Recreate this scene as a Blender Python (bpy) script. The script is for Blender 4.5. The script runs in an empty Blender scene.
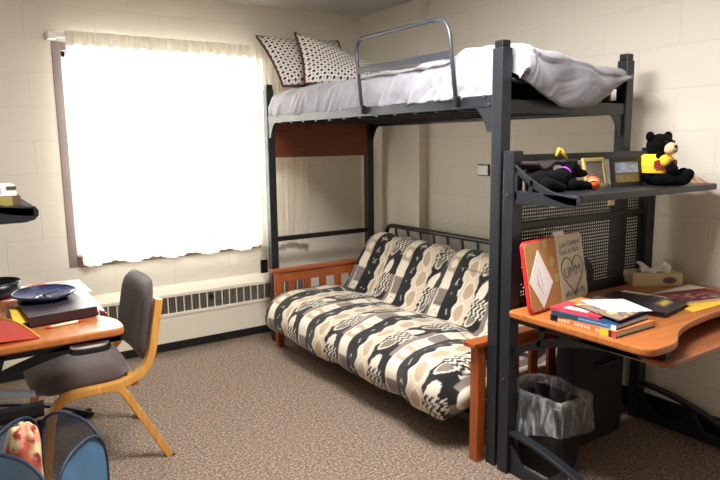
import bpy, bmesh, math, random
from mathutils import Vector, Matrix, noise as mnoise
random.seed(7)
PI = math.pi
C = bpy.context.scene.collection
sc = bpy.context.scene

# ------------------------------------------------------------------ materials
def new_mat(name):
    m = bpy.data.materials.new(name); m.use_nodes = True
    nt = m.node_tree
    return m, nt, nt.nodes['Principled BSDF']
def N(nt, kind, **kw):
    n = nt.nodes.new(kind)
    for k, v in kw.items():
        setattr(n, k, v)
    return n
def s2l(c):
    return tuple(((x/255)/12.92 if x/255 <= .04045 else ((x/255+.055)/1.055)**2.4) for x in c[:3]) + (1,)
def plain(name, rgb, rough=.5, metal=0, var=.06, scale=30, bump=0, bscale=200, spec=.5, alpha=1, coat=0, sheen=0):
    m, nt, b = new_mat(name)
    tc = N(nt, 'ShaderNodeTexCoord')
    no = N(nt, 'ShaderNodeTexNoise'); no.inputs['Scale'].default_value = scale; no.inputs['Detail'].default_value = 4
    nt.links.new(tc.outputs['Object'], no.inputs['Vector'])
    mx = N(nt, 'ShaderNodeMix', data_type='RGBA')
    c = s2l(rgb)
    mx.inputs[6].default_value = tuple(x*(1-var) for x in c[:3])+(1,)
    mx.inputs[7].default_value = tuple(min(1, x*(1+var)) for x in c[:3])+(1,)
    nt.links.new(no.outputs['Fac'], mx.inputs[0])
    nt.links.new(mx.outputs[2], b.inputs['Base Color'])
    b.inputs['Roughness'].default_value = rough; b.inputs['Metallic'].default_value = metal
    b.inputs['Specular IOR Level'].default_value = spec; b.inputs['Alpha'].default_value = alpha
    b.inputs['Coat Weight'].default_value = coat; b.inputs['Sheen Weight'].default_value = sheen
    if bump:
        n2 = N(nt, 'ShaderNodeTexNoise'); n2.inputs['Scale'].default_value = bscale; n2.inputs['Detail'].default_value = 3
        nt.links.new(tc.outputs['Object'], n2.inputs['Vector'])
        bp = N(nt, 'ShaderNodeBump'); bp.inputs['Strength'].default_value = bump; bp.inputs['Distance'].default_value = .004
        nt.links.new(n2.outputs['Fac'], bp.inputs['Height']); nt.links.new(bp.outputs['Normal'], b.inputs['Normal'])
    return m
def wood(name, rgb1, rgb2, axis='X', scale=6, rough=.35, coat=.2):
    m, nt, b = new_mat(name)
    tc = N(nt, 'ShaderNodeTexCoord'); mp = N(nt, 'ShaderNodeMapping')
    st = {'X': (1, 14, 14), 'Y': (14, 1, 14), 'Z': (14, 14, 1)}[axis]
    mp.inputs['Scale'].default_value = st
    nt.links.new(tc.outputs['Object'], mp.inputs['Vector'])
    no = N(nt, 'ShaderNodeTexNoise'); no.inputs['Scale'].default_value = scale; no.inputs['Detail'].default_value = 6; no.inputs['Distortion'].default_value = .4
    nt.links.new(mp.outputs['Vector'], no.inputs['Vector'])
    cr = N(nt, 'ShaderNodeValToRGB')
    cr.color_ramp.elements[0].position = .3; cr.color_ramp.elements[0].color = s2l(rgb1)
    cr.color_ramp.elements[1].position = .7; cr.color_ramp.elements[1].color = s2l(rgb2)
    nt.links.new(no.outputs['Fac'], cr.inputs['Fac']); nt.links.new(cr.outputs['Color'], b.inputs['Base Color'])
    b.inputs['Roughness'].default_value = rough; b.inputs['Coat Weight'].default_value = coat; b.inputs['Coat Roughness'].default_value = .25
    return m
def painted(name, rough=.8, sheen=0, bump=0, bscale=150):
    """colours come from the mesh's own colour attribute"""
    m, nt, b = new_mat(name)
    a = N(nt, 'ShaderNodeAttribute'); a.attribute_name = 'col'
    nt.links.new(a.outputs['Color'], b.inputs['Base Color'])
    b.inputs['Roughness'].default_value = rough; b.inputs['Sheen Weight'].default_value = sheen
    if bump:
        tc = N(nt, 'ShaderNodeTexCoord')
        n2 = N(nt, 'ShaderNodeTexNoise'); n2.inputs['Scale'].default_value = bscale
        nt.links.new(tc.outputs['Object'], n2.inputs['Vector'])
        bp = N(nt, 'ShaderNodeBump'); bp.inputs['Strength'].default_value = bump; bp.inputs['Distance'].default_value = .003
        nt.links.new(n2.outputs['Fac'], bp.inputs['Height']); nt.links.new(bp.outputs['Normal'], b.inputs['Normal'])
    return m
def block_wall(name, axis, off, rgb, zoff=.0296):
    m, nt, b = new_mat(name)
    tc = N(nt, 'ShaderNodeTexCoord'); sp = N(nt, 'ShaderNodeSeparateXYZ'); cb = N(nt, 'ShaderNodeCombineXYZ')
    nt.links.new(tc.outputs['Object'], sp.inputs[0])
    a1 = N(nt, 'ShaderNodeMath', operation='ADD'); a1.inputs[1].default_value = off + .4064*40
    a2 = N(nt, 'ShaderNodeMath', operation='SUBTRACT'); a2.inputs[1].default_value = zoff - .2032*10
    nt.links.new(sp.outputs[axis], a1.inputs[0]); nt.links.new(sp.outputs['Z'], a2.inputs[0])
    nt.links.new(a1.outputs[0], cb.inputs[0]); nt.links.new(a2.outputs[0], cb.inputs[1])
    br = N(nt, 'ShaderNodeTexBrick'); br.offset = .5; br.offset_frequency = 2; br.squash = 1
    br.inputs['Scale'].default_value = 1; br.inputs['Mortar Size'].default_value = .0045; br.inputs['Mortar Smooth'].default_value = .6
    br.inputs['Brick Width'].default_value = .4064; br.inputs['Row Height'].default_value = .2032
    c = s2l(rgb)
    br.inputs['Color1'].default_value = c; br.inputs['Color2'].default_value = tuple(x*.985 for x in c[:3])+(1,)
    br.inputs['Mortar'].default_value = tuple(x*.93 for x in c[:3])+(1,)  # joints carry the same paint; their slight shade is darkened into the colour
    nt.links.new(cb.outputs[0], br.inputs['Vector'])
    no = N(nt, 'ShaderNodeTexNoise'); no.inputs['Scale'].default_value = 90; no.inputs['Detail'].default_value = 5
    nt.links.new(tc.outputs['Object'], no.inputs['Vector'])
    inv = N(nt, 'ShaderNodeMath', operation='MULTIPLY_ADD'); inv.inputs[1].default_value = -1.0
    nt.links.new(br.outputs['Fac'], inv.inputs[0])
    ns = N(nt, 'ShaderNodeMath', operation='MULTIPLY'); ns.inputs[1].default_value = .35
    nt.links.new(no.outputs['Fac'], ns.inputs[0]); nt.links.new(ns.outputs[0], inv.inputs[2])
    bp = N(nt, 'ShaderNodeBump'); bp.inputs['Strength'].default_value = .3; bp.inputs['Distance'].default_value = .003
    nt.links.new(inv.outputs[0], bp.inputs['Height']); nt.links.new(bp.outputs['Normal'], b.inputs['Normal'])
    nt.links.new(br.outputs['Color'], b.inputs['Base Color'])
    b.inputs['Roughness'].default_value = .55; b.inputs['Specular IOR Level'].default_value = .3
    return m

WALLC = (222, 215, 202)
M = {}
M['wall_back'] = block_wall('block wall back', 'X', 2.479+.2032, WALLC)
M['wall_right'] = block_wall('block wall right', 'Y', 1.796, WALLC)
M['wallplain'] = plain('painted wall', WALLC, .6, var=.02)
M['ceil'] = plain('ceiling plaster', (196, 192, 184), .9, var=.08, scale=60, bump=.5, bscale=120)
M['metal'] = plain('charcoal powder coat', (25, 29, 35), .42, var=.05, bump=.08, bscale=600, spec=.5)
M['metalblk'] = plain('black powder coat', (13, 14, 16), .4, var=.05, spec=.5)
M['rail'] = plain('grey steel tube', (54, 57, 65), .35, metal=.2, var=.05)
M['cherry'] = wood('cherry laminate', (96, 44, 22), (124, 60, 30), 'X', 5)
M['futonwood'] = wood('futon oak stain', (132, 62, 24), (164, 84, 36), 'Z', 5)
M['desktop'] = wood('desk laminate', (158, 90, 42), (180, 107, 52), 'X', 3, .38)
M['deskedge'] = wood('desk dark laminate', (128, 72, 44), (146, 86, 52), 'X', 3, .4)
M['chairwood'] = wood('chair bentwood', (192, 132, 58), (214, 156, 78), 'Z', 4, .35)
M['chairfab'] = plain('chair fabric', (80, 66, 65), .95, var=.22, scale=400, bump=.5, bscale=700, sheen=.3)
M['white'] = plain('white paint', (240, 240, 238), .4, var=.01)
M['heater'] = plain('heater enamel', (232, 224, 206), .4, var=.02)
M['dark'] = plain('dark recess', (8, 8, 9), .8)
M['fin'] = plain('heater fin steel', (134, 128, 118), .5)
M['frame'] = plain('brown window frame', (128, 112, 110), .5, var=.05)
M['sill'] = wood('sill brown', (98, 72, 56), (122, 92, 72), 'X', 5)
M['basebd'] = plain('black vinyl base', (22, 22, 24), .5)
M['grey'] = plain('grey blanket', (136, 134, 143), .9, var=.05, scale=8, bump=.25, bscale=300, sheen=.25)
def wrinkle(m):
    nt = m.node_tree; b = nt.nodes['Principled BSDF']; old = b.inputs['Normal'].links[0].from_node
    tc = N(nt, 'ShaderNodeTexCoord'); no = N(nt, 'ShaderNodeTexNoise'); no.inputs['Scale'].default_value = 4; no.inputs['Detail'].default_value = 2; no.inputs['Distortion'].default_value = 1.2
    nt.links.new(tc.outputs['Object'], no.inputs['Vector'])
    bp = N(nt, 'ShaderNodeBump'); bp.inputs['Strength'].default_value = .75; bp.inputs['Distance'].default_value = .05
    nt.links.new(no.outputs['Fac'], bp.inputs['Height']); nt.links.new(bp.outputs['Normal'], old.inputs['Normal'])
wrinkle(M['grey'])
M['blackplush'] = plain('black plush', (3, 3, 4), .95, var=.4, spec=.15, scale=120, bump=.9, bscale=160, sheen=0)
M['tan'] = plain('tan plush', (212, 184, 148), .95, var=.1, scale=80, bump=.4)
M['yellow'] = plain('yellow cloth', (232, 188, 40), .8, var=.05)
M['maroon'] = plain('maroon cloth', (130, 22, 40), .8)
M['capcloth'] = plain('dark maroon felt', (26, 12, 12), .8)
M['orange'] = plain('orange plush', (240, 96, 34), .7, var=.1)
M['purple'] = plain('purple ribbon', (150, 60, 180), .6)
M['goldframe'] = plain('gold frame', (190, 176, 112), .4, metal=.2)
M['blackframe'] = plain('black frame', (18, 18, 20), .35)
M['col'] = painted('printed surface', .55)
M['colgloss'] = painted('printed gloss', .3)
M['futonfab'] = painted('futon cover print', .9, .15, .25, 260)
M['paper'] = plain('white paper', (248, 248, 250), .7, var=.01)
M['pages'] = plain('page edges', (214, 206, 190), .8, var=.1, scale=200)
M['red'] = plain('red plastic', (208, 40, 40), .35)
M['cork'] = plain('cork', (190, 140, 86), .9, var=.16, scale=240, bump=.3, bscale=300)
M['wb'] = plain('whiteboard', (206, 196, 178), .3, var=.02)
M['ink'] = plain('marker ink', (98, 92, 88), .6)
M['black'] = plain('black plastic', (17, 17, 19), .35)
M['bindertop'] = plain('dark binder vinyl', (52, 44, 52), .28, var=.08)
M['binderdk'] = plain('maroon binder side', (50, 26, 28), .4)
M['navy'] = plain('navy enamel', (40, 56, 108), .25, var=.05, coat=.4)
M['steel'] = plain('steel', (190, 190, 196), .25, metal=.8)
M['manila'] = plain('yellow envelope', (230, 186, 62), .7, var=.03)
M['orangefolder'] = plain('orange folder', (158, 40, 20), .6, var=.04)
M['pencilwood'] = plain('cream pen barrel', (232, 214, 176), .4)
M['tissue'] = plain('tissue box card', (196, 178, 138), .7, var=.05)
M['tissuew'] = plain('tissue paper', (236, 230, 220), .9)
M['sticky'] = plain('sticky note', (214, 200, 140), .8)
M['binplastic'] = plain('dark waste bin', (20, 17, 16), .45)
M['strap'] = plain('black webbing', (22, 22, 25), .8)
M['band'] = plain('pale blue band', (200, 214, 240), .6)
M['hamperfab'] = plain('blue nylon', (66, 106, 138), .6, var=.12, scale=20, alpha=.93)
M['hamperrim'] = plain('dark blue binding', (24, 42, 66), .6)

def mesh_cloth():
    m, nt, b = new_mat('grey mesh netting')
    b.inputs['Base Color'].default_value = s2l((84, 100, 118)); b.inputs['Roughness'].default_value = .8
    tr = N(nt, 'ShaderNodeBsdfTransparent'); mx = N(nt, 'ShaderNodeMixShader')
    tc = N(nt, 'ShaderNodeTexCoord'); no = N(nt, 'ShaderNodeTexNoise'); no.inputs['Scale'].default_value = 20
    nt.links.new(tc.outputs['Object'], no.inputs['Vector'])
    ma = N(nt, 'ShaderNodeMath', operation='MULTIPLY_ADD'); ma.inputs[1].default_value = .2; ma.inputs[2].default_value = .5
    nt.links.new(no.outputs['Fac'], ma.inputs[0]); nt.links.new(ma.outputs[0], mx.inputs[0])
    nt.links.new(tr.outputs[0], mx.inputs[1]); nt.links.new(b.outputs[0], mx.inputs[2])
    nt.links.new(mx.outputs[0], nt.nodes['Material Output'].inputs['Surface'])
    return m
M['netting'] = mesh_cloth()
def film():
    m, nt, b = new_mat('clear plastic film')
    b.inputs['Base Color'].default_value = (.8, .8, .82, 1); b.inputs['Roughness'].default_value = .2
    tr = N(nt, 'ShaderNodeBsdfTransparent'); mx = N(nt, 'ShaderNodeMixShader')
    tc = N(nt, 'ShaderNodeTexCoord'); mp = N(nt, 'ShaderNodeMapping'); mp.inputs['Scale'].default_value = (34, 34, 9); mp.inputs['Rotation'].default_value = (.5, .4, 0)
    nt.links.new(tc.outputs['Object'], mp.inputs['Vector'])
    no = N(nt, 'ShaderNodeTexNoise'); no.inputs['Scale'].default_value = 1; no.inputs['Detail'].default_value = 3; no.inputs['Distortion'].default_value = .8
    nt.links.new(mp.outputs['Vector'], no.inputs['Vector'])
    cr = N(nt, 'ShaderNodeValToRGB'); cr.color_ramp.elements[0].position = .5; cr.color_ramp.elements[0].color = (.03, .03, .03, 1)
    cr.color_ramp.elements[1].position = .78; cr.color_ramp.elements[1].color = (.42, .42, .42, 1)  # pale noise streaks painted in for highlights on the crinkled film
    nt.links.new(no.outputs['Fac'], cr.inputs['Fac'])
    lw = N(nt, 'ShaderNodeLayerWeight'); lw.inputs['Blend'].default_value = .4
    ma = N(nt, 'ShaderNodeMath', operation='MULTIPLY_ADD'); ma.inputs[1].default_value = .16
    nt.links.new(lw.outputs['Facing'], ma.inputs[0]); nt.links.new(cr.outputs['Color'], ma.inputs[2]); nt.links.new(ma.outputs[0], mx.inputs[0])
    nt.links.new(tr.outputs[0], mx.inputs[1]); nt.links.new(b.outputs[0], mx.inputs[2])
    nt.links.new(mx.outputs[0], nt.nodes['Material Output'].inputs['Surface'])
    return m
M['film'] = film()
def pane():
    m, nt, b = new_mat('window glass')
    tr = N(nt, 'ShaderNodeBsdfTransparent'); gl = N(nt, 'ShaderNodeBsdfGlossy'); mx = N(nt, 'ShaderNodeMixShader')
    gl.inputs['Roughness'].default_value = .02; mx.inputs[0].default_value = .06
    nt.links.new(tr.outputs[0], mx.inputs[1]); nt.links.new(gl.outputs[0], mx.inputs[2])
    nt.links.new(mx.outputs[0], nt.nodes['Material Output'].inputs['Surface'])
    return m
M['glass'] = pane()
def curtain_mat(amount=.42):
    m, nt, b = new_mat('sheer lined curtain')
    d = N(nt, 'ShaderNodeBsdfDiffuse'); t = N(nt, 'ShaderNodeBsdfTranslucent'); mx = N(nt, 'ShaderNodeMixShader')
    d.inputs['Color'].default_value = s2l((240, 234, 220)); t.inputs['Color'].default_value = s2l((248, 244, 234))
    tc = N(nt, 'ShaderNodeTexCoord'); no = N(nt, 'ShaderNodeTexNoise'); no.inputs['Scale'].default_value = 300
    nt.links.new(tc.outputs['Object'], no.inputs['Vector'])
    ma = N(nt, 'ShaderNodeMath', operation='MULTIPLY_ADD'); ma.inputs[1].default_value = .06; ma.inputs[2].default_value = amount
    nt.links.new(no.outputs['Fac'], ma.inputs[0]); nt.links.new(ma.outputs[0], mx.inputs[0])
    nt.links.new(d.outputs[0], mx.inputs[1]); nt.links.new(t.outputs[0], mx.inputs[2])
    nt.links.new(mx.outputs[0], nt.nodes['Material Output'].inputs['Surface'])
    return m
M['curtain'] = curtain_mat()
M['header'] = curtain_mat(.10)
def carpet():
    m, nt, b = new_mat('speckled carpet')
    tc = N(nt, 'ShaderNodeTexCoord')
    n1 = N(nt, 'ShaderNodeTexNoise'); n1.inputs['Scale'].default_value = 85; n1.inputs['Detail'].default_value = 3; n1.inputs['Roughness'].default_value = .7
    n2 = N(nt, 'ShaderNodeTexNoise'); n2.inputs['Scale'].default_value = 45; n2.inputs['Detail'].default_value = 3
    nt.links.new(tc.outputs['Object'], n1.inputs['Vector']); nt.links.new(tc.outputs['Object'], n2.inputs['Vector'])
    cr = N(nt, 'ShaderNodeValToRGB'); r = cr.color_ramp
    r.elements[0].position = .3; r.elements[0].color = s2l((44, 38, 35))
    r.elements[1].position = .7; r.elements[1].color = s2l((206, 190, 170))
    e = r.elements.new(.45); e.color = s2l((90, 80, 72))
    e = r.elements.new(.55); e.color = s2l((136, 118, 102))
    nt.links.new(n1.outputs['Fac'], cr.inputs['Fac'])
    c2 = N(nt, 'ShaderNodeValToRGB'); r = c2.color_ramp
    r.elements[0].position = .35; r.elements[0].color = s2l((104, 106, 106)); r.elements[1].position = .65; r.elements[1].color = s2l((158, 126, 102))
    nt.links.new(n2.outputs['Fac'], c2.inputs['Fac'])
    mx = N(nt, 'ShaderNodeMix', data_type='RGBA'); mx.inputs[0].default_value = .35
    nt.links.new(cr.outputs['Color'], mx.inputs[6]); nt.links.new(c2.outputs['Color'], mx.inputs[7]); nt.links.new(mx.outputs[2], b.inputs['Base Color'])
    bp = N(nt, 'ShaderNodeBump'); bp.inputs['Strength'].default_value = .6; bp.inputs['Distance'].default_value = .006
    nt.links.new(n1.outputs['Fac'], bp.inputs['Height']); nt.links.new(bp.outputs['Normal'], b.inputs['Normal'])
    b.inputs['Roughness'].default_value = .95; b.inputs['Specular IOR Level'].default_value = .1
    return m
M['carpet'] = carpet()
def pillow_mat():
    m, nt, b = new_mat('dotted pillow print')
    uv = N(nt, 'ShaderNodeTexCoord')
    def dots(scale, off, rad):
        mp = N(nt, 'ShaderNodeMapping'); mp.inputs['Scale'].default_value = scale; mp.inputs['Location'].default_value = off
        nt.links.new(uv.outputs['UV'], mp.inputs['Vector'])
        sp = N(nt, 'ShaderNodeSeparateXYZ'); nt.links.new(mp.outputs[0], sp.inputs[0])
        ds = []
        for k in (0, 1):
            f = N(nt, 'ShaderNodeMath', operation='FRACT'); nt.links.new(sp.outputs[k], f.inputs[0])
            s = N(nt, 'ShaderNodeMath', operation='SUBTRACT'); s.inputs[1].default_value = .5; nt.links.new(f.outputs[0], s.inputs[0])
            p = N(nt, 'ShaderNodeMath', operation='POWER'); p.inputs[1].default_value = 2; nt.links.new(s.outputs[0], p.inputs[0])
            ds.append(p)
        a = N(nt, 'ShaderNodeMath', operation='ADD'); nt.links.new(ds[0].outputs[0], a.inputs[0]); nt.links.new(ds[1].outputs[0], a.inputs[1])
        l = N(nt, 'ShaderNodeMath', operation='LESS_THAN'); l.inputs[1].default_value = rad*rad; nt.links.new(a.outputs[0], l.inputs[0])
        return l
    r45 = (13, 9.5, 1)
    A = dots(r45, (0, 0, 0), .19); B = dots(r45, (.5, .5, 0), .19); Cc = dots(r45, (.5, 0, 0), .09); D = dots(r45, (0, .5, 0), .09)
    def mx_(x, y):
        q = N(nt, 'ShaderNodeMath', operation='MAXIMUM'); nt.links.new(x.outputs[0], q.inputs[0]); nt.links.new(y.outputs[0], q.inputs[1]); return q
    f = mx_(mx_(A, B), mx_(Cc, D))
    mx = N(nt, 'ShaderNodeMix', data_type='RGBA'); mx.inputs[6].default_value = s2l((232, 228, 224)); mx.inputs[7].default_value = s2l((56, 28, 30))
    nt.links.new(f.outputs[0], mx.inputs[0]); nt.links.new(mx.outputs[2], b.inputs['Base Color'])
    b.inputs['Roughness'].default_value = .9
    return m
M['pillow'] = pillow_mat()
M['piping'] = plain('brown piping', (88, 46, 42), .8)

# ------------------------------------------------------------------ mesh helpers
def box(bm, x0, x1, y0, y1, z0, z1, mtx=None):
    vs = [bm.verts.new((x, y, z)) for x in (x0, x1) for y in (y0, y1) for z in (z0, z1)]
    for f in ((0, 1, 3, 2), (4, 6, 7, 5), (0, 4, 5, 1), (2, 3, 7, 6), (0, 2, 6, 4), (1, 5, 7, 3)):
        bm.faces.new([vs[i] for i in f])
    if mtx is not None:
        for v in vs: v.co = mtx @ v.co
    return vs
def BM(): return bmesh.new()
def bx(*a, **k):
    bm = BM(); box(bm, *a, **k); return bm
def prism(bm, pts, axis, a, b):
    """polygon pts (2D) extruded along axis from a to b"""
    def P(p, t):
        return {'x': (t, p[0], p[1]), 'y': (p[0], t, p[1]), 'z': (p[0], p[1], t)}[axis]
    A = [bm.verts.new(P(p, a)) for p in pts]; B = [bm.verts.new(P(p, b)) for p in pts]
    n = len(pts)
    bm.faces.new(A); bm.faces.new(B[::-1])
    for i in range(n): bm.faces.new((A[i], B[i], B[(i+1) % n], A[(i+1) % n]))
    bmesh.ops.recalc_face_normals(bm, faces=bm.faces)
def frames_of(pts, up=Vector((0, 0, 1))):
    pts = [Vector(p) for p in pts]; out = []
    n = len(pts); prev = None
    for i in range(n):
        t = (pts[min(i+1, n-1)]-pts[max(i-1, 0)]).normalized()
        if prev is None:
            u = up if abs(t.dot(up)) < .95 else Vector((1, 0, 0))
            s = t.cross(u).normalized()
        else:
            s = prev - t*prev.dot(t)
            s = s.normalized() if s.length > 1e-6 else prev
        prev = s; out.append((pts[i], s, t.cross(s).normalized()*-1 if False else s.cross(t).normalized()))
    return out
def tube(bm, pts, r, seg=10, closed=False, prof=None):
    """sweep a circle (or a profile of 2D points) along pts; r may be a list"""
    if closed: pts = list(pts)+[pts[0], pts[1]]
    fr = frames_of(pts)
    if closed: fr = fr[1:] ; fr = fr[:-1]+[] 
    rings = []
    for i, (p, s, u) in enumerate(fr):
        rr = r[i] if isinstance(r, (list, tuple)) else r
        pr = prof or [(math.cos(2*PI*k/seg), math.sin(2*PI*k/seg)) for k in range(seg)]
        rings.append([bm.verts.new(p + s*(a*rr) + u*(b*rr)) for a, b in pr])
    m = len(rings[0]); n = len(rings)
    rng = range(n) if closed else range(n-1)
    for i in rng:
        A, B = rings[i], rings[(i+1) % n]
        for k in range(m): bm.faces.new((A[k], A[(k+1) % m], B[(k+1) % m], B[k]))
    if not closed:
        bm.faces.new(rings[0][::-1]); bm.faces.new(rings[-1])
    bmesh.ops.recalc_face_normals(bm, faces=bm.faces)
    return rings
def lathe(bm, prof, seg=32, c=(0, 0, 0), sx=1, sy=1):
    rings = []
    for r, z in prof:
        rings.append([bm.verts.new((c[0]+sx*r*math.cos(2*PI*k/seg), c[1]+sy*r*math.sin(2*PI*k/seg), c[2]+z)) for k in range(seg)])
    for A, B in zip(rings, rings[1:]):
        for k in range(seg): bm.faces.new((A[k], A[(k+1) % seg], B[(k+1) % seg], B[k]))
    for R_ in (rings[0], rings[-1]): bm.faces.new(R_)
    bmesh.ops.recalc_face_normals(bm, faces=bm.faces)
def ell(bm, c, r, rot=None, seg=20, rings=12):
    vs = bmesh.ops.create_uvsphere(bm, u_segments=seg, v_segments=rings, radius=1)['verts']
    mt = Matrix.Translation(c) @ (rot or Matrix()) @ Matrix.Diagonal((*r, 1))
    for v in vs: v.co = mt @ v.co
def grid(bm, nu, nv, fn, closed_v=False):
    vs = [[bm.verts.new(fn(i/nu, j/nv)) for j in range(nv+(0 if closed_v else 1))] for i in range(nu+1)]
    m = len(vs[0])
    for i in range(nu):
        for j in range(nv):
            bm.faces.new((vs[i][j], vs[i+1][j], vs[i+1][(j+1) % m], vs[i][(j+1) % m]))
    return vs
def fillet(pts, r, n=5):
    """round the corners of a 2D/3D polyline"""
    out = [Vector(pts[0])]
    for a, b, c in zip(pts, pts[1:], pts[2:]):
        a, b, c = Vector(a), Vector(b), Vector(c)
        d1 = min(r, (a-b).length*.49); d2 = min(r, (c-b).length*.49)
        p, q = b+(a-b).normalized()*d1, b+(c-b).normalized()*d2
        for k in range(n+1):
            t = k/n; out.append(p*(1-t)**2+b*2*t*(1-t)+q*t*t)
    out.append(Vector(pts[-1])); return out
def round_poly(pts, r, n=5):
    m = len(pts); out = []
    for i in range(m):
        a, b, c = Vector(pts[i-1]), Vector(pts[i]), Vector(pts[(i+1) % m])
        rr = r[i] if isinstance(r, (list, tuple)) else r
        if rr <= 0: out.append(b); continue
        d1 = min(rr, (a-b).length*.49); d2 = min(rr, (c-b).length*.49)
        p, q = b+(a-b).normalized()*d1, b+(c-b).normalized()*d2
        for k in range(n+1):
            t = k/n; out.append(p*(1-t)**2+b*2*t*(1-t)+q*t*t)
    return out
def paint(o_mesh, fn):
    at = o_mesh.color_attributes.new('col', 'FLOAT_COLOR', 'POINT')
    for i, v in enumerate(o_mesh.vertices):
        at.data[i].color = fn(i, v.co)

# ------------------------------------------------------------------ object helpers
def thing(name, label, cat, loc=(0, 0, 0), rotz=0, group=None):
    o = bpy.data.objects.new(name, None); C.objects.link(o); o.empty_display_size = .1
    o.location = loc; o.rotation_euler = (0, 0, rotz); o['label'] = label; o['category'] = cat
    if group: o['group'] = group
    return o
def mat_of(o):
    m = Matrix.LocRotScale(o.location, o.rotation_euler, o.scale)
    return (mat_of(o.parent) @ m) if o.parent else m
def obj(name, bm, mat, parent=None, smooth=False, bevel=0, world=True, sub=0, auto=None):
    """link one mesh object; world=True means bm is in world space and is moved into its parent's space"""
    if world and parent is not None:
        bm.transform(mat_of(parent).inverted())
    me = bpy.data.meshes.new(name); bm.normal_update(); bm.to_mesh(me); bm.free()
    o = bpy.data.objects.new(name, me); C.objects.link(o); me.materials.append(M[mat] if isinstance(mat, str) else mat)
    if parent is not None: o.parent = parent
    if smooth:
        for p in me.polygons: p.use_smooth = True
    if bevel:
        b = o.modifiers.new('bevel', 'BEVEL'); b.width = bevel; b.segments = 2; b.limit_method = 'ANGLE'; b.angle_limit = math.radians(40)
    if sub:
        s = o.modifiers.new('sub', 'SUBSURF'); s.levels = sub; s.render_levels = sub
    if auto:
        for e in me.edges: pass
    return o
def tag(o, label, cat, group=None):
    o['label'] = label; o['category'] = cat
    if group: o['group'] = group
    return o
def struct(name, bm, mat, parent=None, bevel=0):
    o = obj(name, bm, mat, parent, bevel=bevel)
    if parent is None: o['kind'] = 'structure'
    return o
TEX = bpy.data.textures.new('fur clouds', 'CLOUDS'); TEX.noise_scale = .012
def plush_body(name, balls, limbs, mat, parent, fur=.005):
    """one continuous body: overlapping volumes fused into a single skin. balls = (centre, radii, z-angle); limbs = (a, b, ra, rb)"""
    bm = BM()
    for c, r, an in balls:
        ell(bm, Vector(c), r, Matrix.Rotation(an, 4, 'Z'), 18, 12)
    for p, q, ra, rb in limbs:
        p, q = Vector(p), Vector(q); n = 7
        for k in range(n+1):
            t = k/n; r = ra+(rb-ra)*t; ell(bm, p.lerp(q, t), (r, r, r), None, 12, 8)
    o = obj(name, bm, mat, parent, smooth=True)
    rm = o.modifiers.new('fuse', 'REMESH'); rm.mode = 'VOXEL'; rm.voxel_size = .004; rm.use_smooth_shade = True
    sm = o.modifiers.new('smooth', 'SMOOTH'); sm.iterations = 5; sm.factor = .5
    dp = o.modifiers.new('fur', 'DISPLACE'); dp.texture = TEX; dp.strength = fur; dp.mid_level = .5
    return o

# ------------------------------------------------------------------ the room
XL, YF, ZC = -3.75, -5.7, 2.405
WX0, WX1, WZ0, WZ1 = -2.338, -1.0, .645, 2.052
struct('floor', bx(XL-.1, .1, YF-.1, .12, -.08, 0), 'carpet')
struct('ceiling', bx(XL-.1, .1, YF-.1, .12, ZC, ZC+.08), 'ceil')
bm = BM()
box(bm, XL-.1, WX0, 0, .12, 0, ZC); box(bm, WX1, .1, 0, .12, 0, ZC); box(bm, WX0, WX1, 0, .12, 0, WZ0); box(bm, WX0, WX1, 0, .12, WZ1, ZC)
struct('wall_back', bm, 'wall_back')
struct('wall_right', bx(0, .1, YF, 0, 0, ZC), 'wall_right')
struct('wall_left', bx(XL-.1, XL, YF, 0, 0, ZC), 'wallplain')
struct('wall_front', bx(XL-.1, .1, YF-.1, YF, 0, ZC), 'wallplain')
struct('trim_1', bx(-.075, 0, -.755, 0, 0, ZC), 'wallplain')       # boxed-in chase in the corner
struct('baseboard_right', bx(-.012, 0, YF, -.755, 0, .1), 'basebd')
struct('baseboard_back', bx(XL, -2.9, -.012, 0, 0, .1), 'basebd')
# window
w = bpy.data.objects.new('window_1', None); C.objects.link(w); w.location = (WX0, 0, WZ0); w['kind'] = 'structure'
bm = BM(); f = .052
box(bm, WX0, WX0+f, -.004, .1, WZ0, WZ1); box(bm, WX1-f, WX1, -.004, .1, WZ0, WZ1)
box(bm, WX0+f, WX1-f, -.004, .1, WZ1-f, WZ1)
obj('window_frame', bm, 'frame', w, bevel=.003)
obj('window_sill', bx(WX0+f, WX1-f, -.012, .1, WZ0, WZ0+.075), 'sill', w, bevel=.004)
bm = BM(); a, b_, g = WX0+f, WX1-f, .03
box(bm, a, b_, .05, .08, WZ0+.075, WZ0+.075+g); box(bm, a, b_, .05, .08, WZ1-f-g, WZ1-f)
box(bm, a, a+g, .05, .08, WZ0+.1, WZ1-f); box(bm, b_-g, b_, .05, .08, WZ0+.1, WZ1-f); box(bm, (a+b_)/2-.02, (a+b_)/2+.02, .05, .08, WZ0+.1, WZ1-f)
obj('window_sash', bm, 'white', w)
obj('window_pane', bx(a, b_, .063, .067, WZ0+.08, WZ1-f), 'glass', w)

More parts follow.
